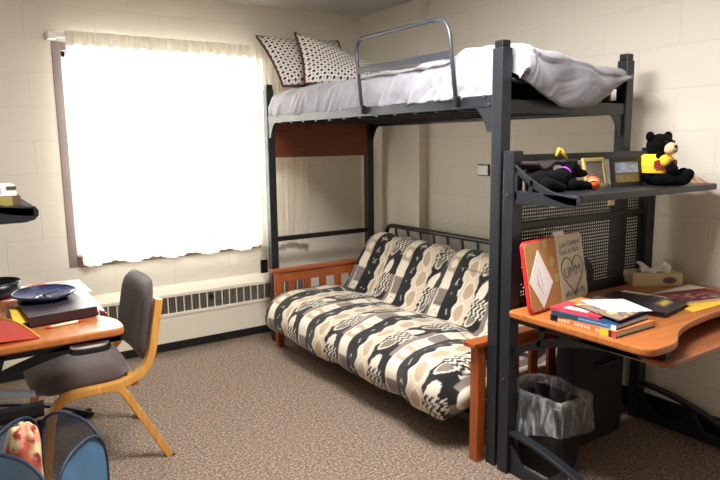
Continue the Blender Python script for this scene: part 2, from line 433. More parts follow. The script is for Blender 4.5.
# ------------------------------------------------------------------ curtain and rod
rod = thing('curtain_rod', 'white metal curtain rod with its end bracket above the window', 'curtain rod', (-2.36, -.05, 2.05))
obj('rod', bx(-2.36, -.62, -.075, -.06, 2.066, 2.094), 'white', rod, bevel=.003)
bm = BM(); box(bm, -2.362, -2.315, -.078, 0, 2.055, 2.10); obj('bracket', bm, 'white', rod, bevel=.004)
obj('screw', bx(-2.345, -2.325, -.05, -.035, 2.10, 2.106), 'fin', rod)
bm = BM()
def curt(u, v):
    x = -2.268 + u*(2.268-.628)
    top, bot = 2.108, .668 - .012*math.sin(u*40) - .01*u
    z = top + (bot-top)*v
    k = u*27*2*PI
    amp = .009+.010*min(1, v*1.3)
    y = -.085 + amp*math.sin(k+.6*math.sin(u*23)+.5*v) + .006*math.sin(2.3*k+4*v)
    if v < .09: y += -.012*(max(0, math.sin(u*14*2*PI)))**6
    return (x, y, z)
grid(bm, 420, 26, curt)
cu = obj('curtain', bm, 'curtain', smooth=True); bm = BM()
def head(u, v):
    x, y, z = curt(u, .002+(.056+.006*math.sin(u*21*2*PI))*v)
    k = (u*21) % 1
    return (x, y-.010-.022*math.exp(-((k-.5)/.10)**2)*(.5+.5*math.sin(PI*min(1, v*1.1))), z)
grid(bm, 420, 8, head); obj('pleated_header', bm, 'header', cu, smooth=True)
tag(cu, 'long off-white pinch-pleated curtain drawn across the bright window', 'curtain')

# ------------------------------------------------------------------ baseboard heater, outlets
h = thing('baseboard_heater', 'cream baseboard heater with a slotted grille under the window', 'heater', (-1.5, 0, 0))
HX0, HX1 = -2.95, -.62
bm = BM()
prism(bm, [(0, .448), (-.03, .442), (-.088, .40), (-.088, .378), (-.06, .378), (0, .40)], 'x', HX0, HX1)
obj('top_cover', bm, 'heater', h, bevel=.003)
obj('front_panel', bx(HX0, HX1, -.09, -.06, .06, .262), 'heater', h, bevel=.003)
obj('lower_lip', bx(HX0, HX1, -.1, -.08, .245, .268), 'heater', h, bevel=.004)
obj('back_plate', bx(HX0, HX1, -.03, 0, .06, .4), 'dark', h)
obj('kick_strip', bx(HX0, HX1, -.082, -.02, 0, .06), 'basebd', h)
bm = BM(); x = HX0+.02
while x < HX1-.01:
    box(bm, x, x+.007, -.086, -.08, .262, .38); x += .056
obj('grille', bm, 'heater', h)
bm = BM(); x = HX0+.01
while x < HX1-.01:
    box(bm, x, x+.004, -.078, -.03, .265, .375, Matrix.Identity(4)); x += .0115
bmf = obj('heating_fins', bm, 'fin', h)
bm = BM(); lathe(bm, [(.001, 0), (.017, 0), (.017, .012), (.001, .012)], 16)
bm.transform(Matrix.Translation((-1.44, -.088, .345)) @ Matrix.Rotation(PI/2, 4, 'X')); obj('control_knob', bm, 'dark', h)
o = thing('wall_outlet', 'dark wall outlet beside the bed post under the window corner', 'outlet', (-.985, 0, .49))
obj('cover_plate', bx(-1.01, -.955, -.012, 0, .43, .545), 'metalblk', o, bevel=.004)
bm = BM(); box(bm, -1.0, -.966, -.016, -.011, .495, .53); box(bm, -1.0, -.966, -.016, -.011, .445, .48); obj('socket', bm, 'black', o, bevel=.006)
o = thing('wall_plate', 'small white switch plate with dark edge on the wall above the futon', 'switch plate', (0, -1.34, 1.23))
obj('back_box', bx(-.016, 0, -1.388, -1.292, 1.192, 1.268), 'metalblk', o, bevel=.003)
obj('cover', bx(-.02, -.014, -1.386, -1.294, 1.198, 1.260), 'white', o, bevel=.003)

# ------------------------------------------------------------------ loft bed
BX0, BX1, BY0, BY1, PW = -1.07, -.18, -2.50, -.275, .056
bed = thing('loft_bed', 'charcoal steel loft bed with tall square posts standing over the futon', 'loft bed', (BX0, BY0, 0))
def post(x0, y0, top=1.80):
    bm = BM(); box(bm, x0, x0+PW, y0, y0+PW, 0, top-.012)
    p = obj('post', bm, 'metal', bed, bevel=.004)
    obj('post_cap', bx(x0+.005, x0+PW-.005, y0+.005, y0+PW-.005, top-.012, top+.018), 'metalblk', p, bevel=.004)
    return p
posts = [post(BX0, BY0, 1.80), post(BX0, BY1-PW), post(BX1-PW, BY0), post(BX1-PW, BY1-PW)]
RZ0, RZ1 = 1.557, 1.606
obj('side_rail', bx(BX0+.004, BX0+.03, BY0+PW, BY1-PW, RZ0, RZ1), 'metal', bed, bevel=.003)
obj('side_rail', bx(BX1-.03, BX1-.004, BY0+PW, BY1-PW, RZ0-.02, RZ1), 'metal', bed, bevel=.003)
obj('end_rail', bx(BX0+PW, BX1-PW, BY0+.006, BY0+.034, 1.532, RZ1-.02), 'metalblk', bed, bevel=.003)
obj('end_rail', bx(BX0+PW, BX1-PW, BY1-.034, BY1-.006, 1.54, RZ1), 'metalblk', bed, bevel=.003)
bm = BM(); tube(bm, [(BX0+PW, BY0+.03, 1.665), (BX1-PW, BY0+.03, 1.665)], .012); obj('end_tube', bm, 'metalblk', bed, smooth=True)
bm = BM(); box(bm, BX0+.03, BX1-.03, BY0+.04, BY1-.04, 1.566, 1.572)
for k in range(14):
    y = BY0+.1+k*.16; box(bm, BX0+.03, BX1-.03, y, y+.03, 1.55, 1.566)
obj('deck', bm, 'metalblk', bed)
def gusset(axis, at, corner, sgn, z=RZ0, L=.11, Hh=.1):
    pts = [(corner, z+.002), (corner+sgn*L, z+.002)]
    for k in range(9):
        t = k/8*PI/2; pts.append((corner+sgn*(.03+(L-.03)*(1-math.sin(t))), z-Hh+.0+(Hh)*(1-math.cos(PI/2-t)) if False else z-Hh*(1-math.cos(t)) if False else z-Hh*math.sin(t)**1.0*(1 if k else 0)*math.sin(t)))
    pts.append((corner, z-Hh))
    bm = BM(); prism(bm, pts, axis, at, at+.006); return bm
obj('corner_bracket', gusset('x', BX0+.006, BY0+PW, 1, RZ1-.05), 'metal', bed)
obj('corner_bracket', gusset('x', BX0+.006, BY1-PW, -1, RZ1-.05), 'metal', bed)
obj('corner_bracket', gusset('y', BY0+.012, BX1-PW, -1, 1.535), 'metal', bed)
obj('corner_bracket', gusset('x', BX1-.03, BY1-PW, -1, RZ0-.02), 'metalblk', bed)
for (yy, zz) in ((-2.40, 1.60), (-2.425, 1.565)):
    bm = BM(); lathe(bm, [(.001, 0), (.008, 0), (.007, .006), (.001, .008)], 12)
    bm.transform(Matrix.Translation((BX0+.005, yy, zz)) @ Matrix.Rotation(-PI/2, 4, 'Y')); obj('bolt', bm, 'rail', bed)
obj('head_panel', bx(BX0+PW-.004, BX1-PW+.004, BY1-.05, BY1-.03, 1.322, 1.57), 'cherry', bed, bevel=.003)
obj('cross_bar', bx(BX0+PW-.004, BX1-PW+.004, BY1-.05, BY1-.02, .728, .762), 'metalblk', bed, bevel=.004)
# guard rail clipped on the side
bm = BM()
gp = fillet([(BX0-.012, -1.515, 1.575), (BX0-.012, -1.455, 1.955), (BX0-.012, -2.185, 1.955), (BX0-.012, -2.245, 1.575)], .09, 7)
tube(bm, gp, .0095, 12)
gr = obj('guard_rail', bm, 'rail', bed, smooth=True)
bm = BM(); box(bm, BX0-.02, BX0-.006, -2.21, -1.48, 1.778, 1.81); obj('rail_slat', bm, 'rail', gr, bevel=.003)
for y in (-1.515, -2.245):
    bm = BM(); box(bm, BX0-.024, BX0+.006, y-.012, y+.012, 1.568, 1.612); obj('rail_clip', bm, 'metalblk', gr, bevel=.004)

# comforter
def smooth(a, b, x):
    t = max(0, min(1, (x-a)/(b-a))); return t*t*(3-2*t)
bm = BM()
def comf(u, v):
    # u along the bed (head to foot, then over the end), v across from front hem to back hem
    y = -.335 - u*(2.10)
    prof = [(-1.052, 1.597), (-1.062, 1.66), (-1.058, 1.73), (-1.0, 1.772), (-.85, 1.79), (-.6, 1.79), (-.4, 1.785), (-.26, 1.765), (-.2, 1.70), (-.195, 1.6)]
    s = v*(len(prof)-1); i = min(int(s), len(prof)-2); t = s-i
    x = prof[i][0]*(1-t)+prof[i+1][0]*t; z = prof[i][1]*(1-t)+prof[i+1][1]*t
    up = smooth(1.60, 1.75, z)
    hd = smooth(0, .035, u)
    z = 1.60+(z-1.60)*(.55+.45*hd)
    foot = smooth(.80, .97, u)
    z += up*foot*(.035*(1-smooth(-1.0, -.75, x))-.03*smooth(-.95, -.3, x)) + up*.03*smooth(.55, .8, u)*abs(mnoise.noise(Vector((x*6, y*7, 1))))
    side = max(0, 1-v*4)
    big = mnoise.noise(Vector((x*3, y*2.2, z*2)))
    z += up*.016*big + up*.012*mnoise.noise(Vector((x*9, y*8, 3)))
    w_ = mnoise.noise(Vector((y*9+z*6, z*5, 1.3)))
    nf = smooth(.90, .975, u)
    x = x+(max(-.995, min(-.262, x))-x)*nf
    side *= 1-nf
    x -= side*(.004+.010*w_+ .034*abs(mnoise.noise(Vector((y*16+z*10, z*3, 7)))))*(1+1.6*smooth(.62, .95, u))
    fold = abs(mnoise.noise(Vector((y*5+z*4, z*3+x*2, 11))))
    z += up*(.016*(.25-fold))*(1+foot)
    return (x, y, z)
gv = grid(bm, 200, 60, comf)
for row in (gv[0],):
    bm.faces.new(row)
# end drape as further rows of the same sheet
last = gv[-1]
prev = last
rows = 26
for r_ in range(1, rows+1):
    t = r_/rows; cur = []
    for j, v0 in enumerate(last):
        q = j/60
        x = v0.co.x
        xx = max(-1.005, min(-.255, x))
        a = (xx+1.005)/.75
        hem = 1.70 - .145*math.sin(PI*min(1, max(0, a*.98+.04)))**.8 + .0*a
        if v0.co.z < 1.7: top = max(v0.co.z, 1.66)
        else: top = v0.co.z
        kk = smooth(1.68, 1.765, v0.co.z)
        if kk <= 0: top = v0.co.z
        arc = t*1.25
        if arc < .5:
            ang = arc/.5*PI/2; y = -2.435-.095*math.sin(ang); z = top-.05*(1-math.cos(ang))
        else:
            k = (arc-.5)/.75; z = (top-.05)*(1-k)+hem*k; y = -2.53-.02*math.sin(k*PI)-.012*mnoise.noise(Vector((xx*9, z*7, 2)))-.014*math.sin(xx*17+z*14)
        z = min(z, top)
        y -= .022*mnoise.noise(Vector((xx*4, z*7, 5)))*t+.012*mnoise.noise(Vector((xx*13, z*8, 15)))*t
        y = v0.co.y-.001*t+(y-v0.co.y)*kk; z = v0.co.z+(z-v0.co.z)*kk
        cur.append(bm.verts.new((xx, y, z)))
    for j in range(60): bm.faces.new((prev[j], cur[j], cur[j+1], prev[j+1]))
    prev = cur
bmesh.ops.recalc_face_normals(bm, faces=bm.faces)
o = obj('comforter', bm, 'grey', smooth=True)
sd = o.modifiers.new('thick', 'SOLIDIFY'); sd.thickness = .012; sd.offset = -1
tag(o, 'light grey comforter spread over the loft bed and hanging over its foot', 'comforter')

# pillows
def pillow(label, TL, TR, BL, BR, puff):
    TL, TR, BL, BR = map(Vector, (TL, TR, BL, BR))
    nrm = ((TR-TL).cross(BL-TL)).normalized()
    if nrm.y > 0: nrm = -nrm
    t = thing('pillow', label, 'pillow', tuple((BL+BR)/2))
    bm = BM(); uvl = bm.loops.layers.uv.new('UVMap'); n = 24
    for sgn in (1, -1):
        vs = []
        for i in range(n+1):
            row = []
            for j in range(n+1):
                a, b = i/n, j/n
                pin = .035
                ca, cb = a-.5, b-.5
                ea, eb = .5+ca*(1-.0), .5+cb
                a2 = .5+ca*(1-pin*2*(1-4*cb*cb)*1.0); b2 = .5+cb*(1-pin*2*(1-4*ca*ca))
                p = (TL*(1-a2)+TR*a2)*(1-b2)+(BL*(1-a2)+BR*a2)*b2
                hgt = puff*((1-(2*ca)**4)*(1-(2*cb)**4))**.6
                p = p+nrm*sgn*hgt + Vector((0, 0, .006*mnoise.noise(p*9)))
                row.append((bm.verts.new(p), a, b))
            vs.append(row)
        for i in range(n):
            for j in range(n):
                q = [vs[i][j], vs[i+1][j], vs[i+1][j+1], vs[i][j+1]]
                f_ = bm.faces.new([k[0] for k in q])
                for lp, k in zip(f_.loops, q): lp[uvl].uv = (k[1], k[2])
    bmesh.ops.remove_doubles(bm, verts=bm.verts, dist=.0004)
    bmesh.ops.recalc_face_normals(bm, faces=bm.faces)
    obj('pillowcase', bm, 'pillow', t, smooth=True)
    bm = BM(); pts = []
    def edge(a, b, k):
        for i in range(k):
            yield a, b
    for k in range(80):
        s = k/80*4; e = int(s); f_ = s-e
        a, b = ((f_, 0), (1, f_), (1-f_, 1), (0, 1-f_))[e]
        ca, cb = a-.5, b-.5
        a2 = .5+ca*(1-.07*(1-4*cb*cb)); b2 = .5+cb*(1-.07*(1-4*ca*ca))
        pts.append((TL*(1-a2)+TR*a2)*(1-b2)+(BL*(1-a2)+BR*a2)*b2)
    tube(bm, pts, .0085, 6, closed=True)
    obj('piping', bm, 'piping', t, smooth=True)
    return t
pillow('dotted pillow with brown piping leaning at the head of the bed, behind the other', (-1.035, -.13, 2.165), (-.36, -.13, 2.18), (-1.0, -.44, 1.80), (-.36, -.44, 1.80), .07)
pillow('dotted pillow with brown piping slumped in front of the other pillow', (-.85, -.35, 2.172), (-.25, -.50, 1.92), (-.955, -.66, 1.80), (-.36, -.80, 1.78), .085)

# ------------------------------------------------------------------ futon
fu = thing('futon_sofa', 'oak and black metal futon frame under the loft bed', 'futon frame', (-.7, -1.4, 0))
def arm(y0, y1):
    # a slatted wooden arm, y0..y1 is its thickness
    yc = (y0+y1)/2
    a = obj('arm_rest', bx(-1.145, -.24, y0-.012, y1+.012, .535, .557), 'futonwood', fu, bevel=.004)
    obj('arm_rail', bx(-1.09, -.26, yc-.012, yc+.012, .462, .536), 'futonwood', a, bevel=.002)
    obj('arm_rail', bx(-1.09, -.26, yc-.012, yc+.012, .2, .27), 'futonwood', a, bevel=.002)
    for xx in (-1.11, -.29):
        obj('leg', bx(xx, xx+.05, yc-.024, yc+.024, 0, .536), 'futonwood', fu, bevel=.003)
    for k in range(6):
        xx = -1.01+k*.128
        obj('slat', bx(xx, xx+.052, yc-.009, yc+.009, .26, .47), 'futonwood', a, bevel=.002)
arm(-.47, -.43); arm(-2.43, -2.385)
bm = BM()
bp_ = fillet([(-.16, -.50, .42), (-.19, -.50, .80), (-.19, -2.31, .80), (-.16, -2.31, .42)], .09, 6)
tube(bm, bp_, .017, 10); obj('back_rail', bm, 'black', fu, smooth=True)
for k in range(12):
    y = -.62-k*.143
    bm = BM(); tube(bm, [(-.19, y, .80), (-.155, y, .55)], .009, 8); obj('back_tube', bm, 'black', fu, smooth=True)
bm = BM(); tube(bm, [(-.15, -.5, .55), (-.15, -2.31, .55)], .012, 8); tube(bm, [(-.16, -.48, .42), (-.16, -2.35, .42)], .014, 8); obj('lower_rail', bm, 'black', fu, smooth=True)
bm = BM(); box(bm, -1.0, -.96, -2.37, -.47, .10, .14); box(bm, -.55, -.51, -2.37, -.47, .10, .14)
for k in range(10):
    y = -.6-k*.185; box(bm, -.99, -.52, y-.01, y+.01, .115, .14)
obj('seat_deck', bm, 'black', fu)

# mattress: profile swept along Y, colours painted on the cloth
cl = [Vector(p) for p in ((-1.10, .27), (-1.0, .283), (-.9, .288), (-.75, .288), (-.6, .29), (-.48, .33), (-.40, .43), (-.33, .54), (-.27, .64))]
TH = .112
ctl = [(-.90, .165), (-1.05, .15), (-1.155, .14), (-1.207, .185), (-1.222, .265), (-1.195, .345), (-1.11, .392), (-.97, .41), (-.80, .41), (-.67, .40), (-.60, .375), (-.568, .372), (-.535, .42), (-.485, .51), (-.43, .60), (-.385, .67), (-.335, .725), (-.27, .75), (-.21, .735), (-.18, .68), (-.20, .60), (-.28, .46), (-.36, .32), (-.45, .22), (-.60, .17)]
path = []
for i in range(len(ctl)-1):
    p0, p1, p2, p3 = [Vector(ctl[max(0, min(len(ctl)-1, i+k))]) for k in (-1, 0, 1, 2)]
    for k in range(6):
        t = k/6; path.append(.5*((2*p1)+(p2-p0)*t+(2*p0-5*p1+4*p2-p3)*t*t+(3*p1-p0-3*p2+p3)*t**3))
path.append(Vector(ctl[-1]))
L = [0]
for a, b in zip(path, path[1:]): L.append(L[-1]+(b-a).length)
TOT = L[-1]
def at_len(s):
    for i in range(len(L)-1):
        if L[i+1] >= s:
            t = (s-L[i])/max(1e-9, L[i+1]-L[i]); return path[i].lerp(path[i+1], t)
    return path[-1]
MY0, MY1 = -.41, -2.345
bm = BM(); NU, NV = 340, 230
cen = Vector((-.75, .36))
def fut(u, v):
    y = MY0+(MY1-MY0)*u
    p = at_len(v*TOT)
    # nearest centre line point for tapering
    cx = min(cl, key=lambda c: (c-p).length)
    e = min(u, 1-u)*abs(MY1-MY0)
    k = 1-.62*(1-smooth(0, .13, e))**2
    q = cx+(p-cx)*k
    s = v*TOT
    nz = mnoise.noise(Vector((y*2.2, s*3, 0)))*.024+mnoise.noise(Vector((y*6, s*7, 4)))*.012
    # soft tufting: dips that repeat along the length
    dip = -(.010+.022*smooth(.95, 1.1, s))*max(0, math.cos(2*PI*(y+.73)/.62))**4
    d = (p-cx)
    if d.length > 1e-6: q = q+d.normalized()*(nz+dip)*min(1, e/.06)
    return (q.x, y, q.y)
gv = grid(bm, NU, NV, fut)
bm.faces.new(gv[0]); bm.faces.new(gv[-1][::-1])
bmesh.ops.recalc_face_normals(bm, faces=bm.faces)
CREAM, PEACH, TAUPE, TAN, BLK, GRY = [s2l(c) for c in ((216, 207, 190), (200, 183, 163), (124, 109, 102), (172, 150, 124), (10, 9, 11), (118, 108, 98))]
def fut_col(u, v):
    y = MY0+(MY1-MY0)*u; s = v*TOT
    T = .45
    f_ = ((-(y+.678)/T)+.31+.012*math.sin(s*9)) % 1.0       # star column centre at f=.31
    per = math.floor((-(y+.678)/T)+.31)
    sv = s-.20
    b1 = .19
    b2 = .41+.022*math.sin(sv*60)
    b3 = .67+.03*abs(math.sin(sv*38))-.015
    b4 = .93
    if f_ < b1:
        k = math.floor(sv/.115+.2+.25*f_)
        base = (CREAM, TAUPE, CREAM, TAN)[k % 4]
        lv = ((sv/.115+.2+.25*f_) % 1)-.5
        d = math.hypot((f_-.105)*T, lv*.115)
        if k % 4 == 0 and .026 < d < .031: base = TAN
        if k % 4 == 3 and d < .03: base = CREAM
        if f_ < .02: base = CREAM
        return base
    if f_ < b2:
        lv = ((sv/.095) % 1)-.5
        dx, dy = (f_-.31)*T, lv*.095
        d = math.hypot(dx, dy); an = math.atan2(dy, dx)
        if .003 < d < .027 and abs(math.sin(3*an)) < .28*(.014/max(d, .004)): return (.6, .58, .54, 1)
        kk = math.floor(sv/.19+.5)
        if kk % 3 == 1 and abs(dx) < .035 and False: return TAUPE
        return BLK
    if f_ < b3:
        lv = ((sv/.14+.3) % 1)-.5
        e = (((f_-.54)*T+.012*math.sin(sv*20))/.034)**2+((lv*.14)/.052)**2
        if f_ < b2+.025: return CREAM
        if e < 1: return TAN
        if e < 1.45: return CREAM
        return PEACH
    if f_ < b4:
        ph = (sv/.30+.25) % 1
        if ph < .62:
            lv = ((sv/.155) % 1)-.5
            e = (((f_-.785)*T-.3*lv*.155)/.03)**2+((lv*.155)/.06)**2
            if e < .8: return GRY if math.floor(sv/.155) % 2 == 0 else CREAM
            if e < 1.2: return CREAM
            return BLK
        zz = abs(((sv/.05) % 1)-.5)*.05
        return CREAM if (((f_*T)+zz) % .032) < .014 else BLK
    k = math.floor(sv/.16)
    return TAUPE if k % 3 != 1 else BLK
fm = obj('futon_mattress', bm, 'futonfab', smooth=True)
at = fm.data.color_attributes.new('col', 'FLOAT_COLOR', 'POINT')
n_ = 0
for i in range(NU+1):
    for j in range(NV+1):
        at.data[n_].color = fut_col(i/NU, j/NV); n_ += 1
tag(fm, 'thick futon mattress in a black, cream and tan patterned cover, folded as a sofa', 'futon mattress')

# ------------------------------------------------------------------ desks
def make_desk(label, loc, rotz, group, mirror_platform):
    ty = -.50 if mirror_platform else -.66
    t = thing('study_desk', label, 'desk', loc, rotz, group)
    P = lambda n, bm, m, par=None, **k: obj(n, bm, m, par or t, world=False, **k)
    pw = .056; X0, X1 = .035, 1.045       # outer faces of the posts
    for xx in (X0, X1-pw):
        p = P('post', bx(xx, xx+pw, -.028, .028, 0, 1.378), 'metal', bevel=.004)
    for (zz) in (1.20, .42):
        bm = BM(); lathe(bm, [(.001, 0), (.008, 0), (.007, .005), (.001, .007)], 12)
        bm.transform(Matrix.Translation((X0, 0, zz)) @ Matrix.Rotation(-PI/2, 4, 'Y')); P('bolt', bm, 'rail')
    P('top_bar', bx(X0+pw, X1-pw, -.015, .015, 1.33, 1.362), 'metalblk', bevel=.003)
    P('middle_bar', bx(X0+pw, X1-pw, -.014, .016, 1.055, 1.085), 'metalblk', bevel=.003)
    P('lower_bar', bx(X0+pw, X1-pw, -.014, .016, .70, .765), 'metalblk', bevel=.003)
    bm = BM(); pitch = .0150; z0, z1 = .765, 1.20
    n = int((X1-X0-2*pw)/pitch)
    for k in range(n+1):
        x = X0+pw+k*pitch; box(bm, x-.0037, x+.0037, -.0008, .0008, z0, z1)
    m_ = int((z1-z0)/pitch)
    for k in range(m_+1):
        z = z0+k*pitch; box(bm, X0+pw, X1-pw, -.0007, .0007, z-.0037, z+.0037)
    P('perforated_panel', bm, 'metalblk')
    # shelf with brackets
    sh = [(X0+.012, -.03), (X1-.01, -.03), (X1-.01, -.33), (X0+.012, -.33)]
    bm = BM(); prism(bm, [(p.x, p.y) for p in round_poly([(a, b, 0) for a, b in sh], [0, 0, .03, .03])], 'z', 1.19, 1.218)
    P('shelf', bm, 'metal', bevel=.006)
    for xx in (X0+.004,):
        outer = [(-.03, 1.325)]
        for k in range(1, 11):
            q = k/10; outer.append((-.03-.30*q, 1.325-.117*(1-(1-q)**1.9)))
        outer += [(-.345, 1.205), (-.335, 1.188), (-.20, 1.178), (-.03, 1.178)]
        bm = BM()
        # arched plate with two openings: built from its bars
        top = outer[:11]
        bar = [(a, b) for a, b in top]+[(a, b-.03) for a, b in top[::-1]]
        prism(bm, bar, 'x', xx, xx+.012)
        prism(bm, [(-.03, 1.156), (-.30, 1.158), (-.33, 1.166), (-.343, 1.18), (-.345, 1.198), (-.333, 1.214), (-.03, 1.220)] if mirror_platform else [(-.03, 1.168), (-.2, 1.170), (-.31, 1.172), (-.332, 1.178), (-.343, 1.195), (-.333, 1.214), (-.03, 1.220)], 'x', xx, xx+.012)
        prism(bm, [(-.028, 1.18), (-.045, 1.18), (-.045, 1.31), (-.028, 1.315)], 'x', xx, xx+.012)
        prism(bm, [(-.10, 1.21), (-.118, 1.21), (-.128, 1.262), (-.11, 1.272)], 'x', xx, xx+.012)
        P('shelf_bracket', bm, 'metal', bevel=.002)
    # worktop
    out = [(0, -.045), (1.07, -.045), (1.07, -.62), (.80, -.545), (.60, -.545), (.40, -.565), (.27, -.605), (.19, -.655), (.12, -.672), (.0, -.665)]
    if mirror_platform: out = [(a, b*.9) for a, b in out]
    rp = round_poly([(a, b, 0) for a, b in out], [.025, .02, .05, .08, .08, .08, .08, .05, .05, .05], 6)
    bm = BM(); prism(bm, [(p.x, p.y) for p in rp], 'z', .708, .737)
    top = P('worktop', bm, 'desktop', bevel=.007)
    # keyboard tray
    tr = round_poly([(.13, -.30, 0), (.95, -.30, 0), (.95, ty, 0), (.13, ty, 0)], [0, 0, .06, .06])
    bm = BM(); prism(bm, [(p.x, p.y) for p in tr], 'z', .638, .66)
    kt = P('keyboard_tray', bm, 'metalblk' if mirror_platform else 'deskedge', bevel=.006)  # window desk's tray is black to put the shade under the top into its colour
    for xx in (.16, .90):
        obj('tray_runner', bx(xx, xx+.03, ty+.03, -.06, .66, .708), 'metalblk', kt, world=False)
    # side frames: arched bracket under the top and an arched foot
    for xx in (X0+.02, X1-.035):
        bm = BM(); n = 14
        lo = []
        for k in range(n+1):
            q = k/n; lo.append((-.03-.56*q, .52+.155*math.sin(q*PI/2)**.75))
        poly = [(-.03, .706), (-.59, .706)]+[(a, b) for a, b in lo[::-1]]
        hole_bar = [(a, b) for a, b in lo]+[(a, b+.035) for a, b in lo[::-1]]
        prism(bm, hole_bar, 'x', xx, xx+.014)
        box(bm, xx, xx+.014, -.6, -.03, .672, .706)
        prism(bm, [(-.15, .60), (-.17, .60), (-.20, .69), (-.16, .69)], 'x', xx, xx+.014)
        P('top_bracket', bm, 'metalblk', bevel=.002)
        bm = BM()
        hi = [(-.03-.60*k/n, .172*(1-(k/n)**1.8)+.022) for k in range(n+1)]
        prism(bm, [(a, b) for a, b in hi]+[(a, b-.016) for a, b in hi[::-1]], 'x', xx-.012, xx+.030)
        box(bm, xx, xx+.018, -.62, -.03, 0, .045)
        prism(bm, [(-.03, .04), (-.11, .04), (-.03, .13)], 'x', xx, xx+.014)
        prism(bm, [(-.20, .04), (-.36, .04), (-.30, .13)], 'x', xx, xx+.014)
        P('foot', bm, 'metal', bevel=.002)
    if mirror_platform:
        mp = [(p.x, p.y) for p in round_poly([(.01, -.40, 0), (.125, -.40, 0), (.125, -.552, 0), (.01, -.552, 0)], .05)]
        bm = BM(); prism(bm, mp, 'z', .655, .675); P('mouse_platform', bm, 'black', bevel=.004)
        bm = BM(); prism(bm, [(p.x, p.y) for p in round_poly([(.015, -.405, 0), (.12, -.405, 0), (.12, -.547, 0), (.015, -.547, 0)], .05)], 'z', .675, .687); P('mouse_mat', bm, 'white', bevel=.004)
    return t
DR = (-1.112, -2.55, 0)
make_desk('black study desk with a wooden top at the bed foot, teddy bear on its shelf', DR, 0, 'study desks', False)
make_desk('black study desk with a wooden top at the window, bentwood chair pushed in', (-3.045, -1.915, 0), PI/2, 'study desks', True)
ZT = .737   # worktop height

# ------------------------------------------------------------------ chair
ch = thing('desk_chair', 'bentwood chair with dark brown upholstered seat and back at the window desk', 'chair', (-2.45, -1.31, 0))
def side_frame(y):
    bm = BM(); pr = [(-.55, -1), (.55, -1), (.55, 1), (-.55, 1)]
    def sweep(pts, hw=.019, hy=.02):
        # rectangle swept in the XZ plane
        n = len(pts); A = []
        for i in range(n):
            t = (pts[min(i+1, n-1)]-pts[max(i-1, 0)]).normalized(); nn = Vector((-t.z, 0, t.x))
            p = pts[i]
            A.append([bm.verts.new(p+nn*hw+Vector((0, hy, 0))), bm.verts.new(p+nn*hw-Vector((0, hy, 0))), bm.verts.new(p-nn*hw-Vector((0, hy, 0))), bm.verts.new(p-nn*hw+Vector((0, hy, 0)))])
        for a, b in zip(A, A[1:]):
            for k in range(4): bm.faces.new((a[k], a[(k+1) % 4], b[(k+1) % 4], b[k]))
        bm.faces.new(A[0]); bm.faces.new(A[-1])
        bmesh.ops.recalc_face_normals(bm, faces=bm.faces)
    sweep(fillet([(-2.735, y, 0), (-2.675, y, .385), (-2.375, y, .385), (-2.275, y, .45), (-2.222, y, .745)], .1, 8), .017)
    a = obj('side_frame', bm, 'chairwood', ch, bevel=.004)
    bm = BM(); sweep(fillet([(-2.56, y, .385), (-2.412, y, .383), (-2.213, y, 0)], .05, 6), .0165, .0198)
    rl = obj('rear_leg', bm, 'chairwood', ch, bevel=.004)
    obj('glide', bx(-2.235, -2.195, y-.019, y+.019, 0, .008), 'dark', rl)
side_frame(-1.56); side_frame(-1.065)
obj('cross_rail', bx(-2.64, -2.61, -1.56, -1.065, .355, .39), 'chairwood', ch, bevel=.003)
obj('cross_rail', bx(-2.36, -2.33, -1.56, -1.065, .365, .40), 'chairwood', ch, bevel=.003)
bm = BM()
def cushion(bm, x0, x1, y0, y1, zf, n=24, thick=.06, pw_=4, pe=8, lo=.35):
    for sgn in (1, -1):
        def fn(a, b):
            ca, cb = 2*a-1, 2*b-1
            # superellipse outline
            k = 1/max(1e-6, (abs(ca)**pe+abs(cb)**pe)**(1/pe))*max(abs(ca), abs(cb)) if max(abs(ca), abs(cb)) > 1e-6 else 1
            k = min(1, k)
            x = (x0+x1)/2+(x1-x0)/2*ca*k*.995; y = (y0+y1)/2+(y1-y0)/2*cb*k
            hh = thick*((1-abs(ca)**pw_)*(1-abs(cb)**pw_))**.5
            return (x, y, zf(x, y)+sgn*hh*(1 if sgn > 0 else lo))
        grid(bm, n, n, fn)
    bmesh.ops.remove_doubles(bm, verts=bm.verts, dist=.0003)
    bmesh.ops.recalc_face_normals(bm, faces=bm.faces)
cushion(bm, -2.75, -2.335, -1.555, -1.07, lambda x, y: .425-.02*(1-smooth(-2.75, -2.58, x)), thick=.058, pe=4.5, pw_=6, lo=.8)
obj('seat', bm, 'chairfab', ch, smooth=True)
bm = BM()
cushion(bm, -.235, .235, -.185, .185, lambda x, y: 0, thick=.038, pw_=6)
# shape the back: round top corners, curve around the sitter
for v in bm.verts:
    if v.co.y > .05:
        k = (v.co.y-.05)/.15; v.co.x *= 1-.16*k*k
    v.co.z += .5*v.co.x**2
Rm = Matrix(((0, 0, -1, 0), (1, 0, 0, 0), (0, 1, 0, 0), (0, 0, 0, 1)))
bm.transform(Matrix.Translation((-2.24, -1.312, .63)) @ Matrix.Rotation(math.radians(10), 4, 'Y') @ Rm)
bmesh.ops.recalc_face_normals(bm, faces=bm.faces)
obj('backrest', bm, 'chairfab', ch, smooth=True)

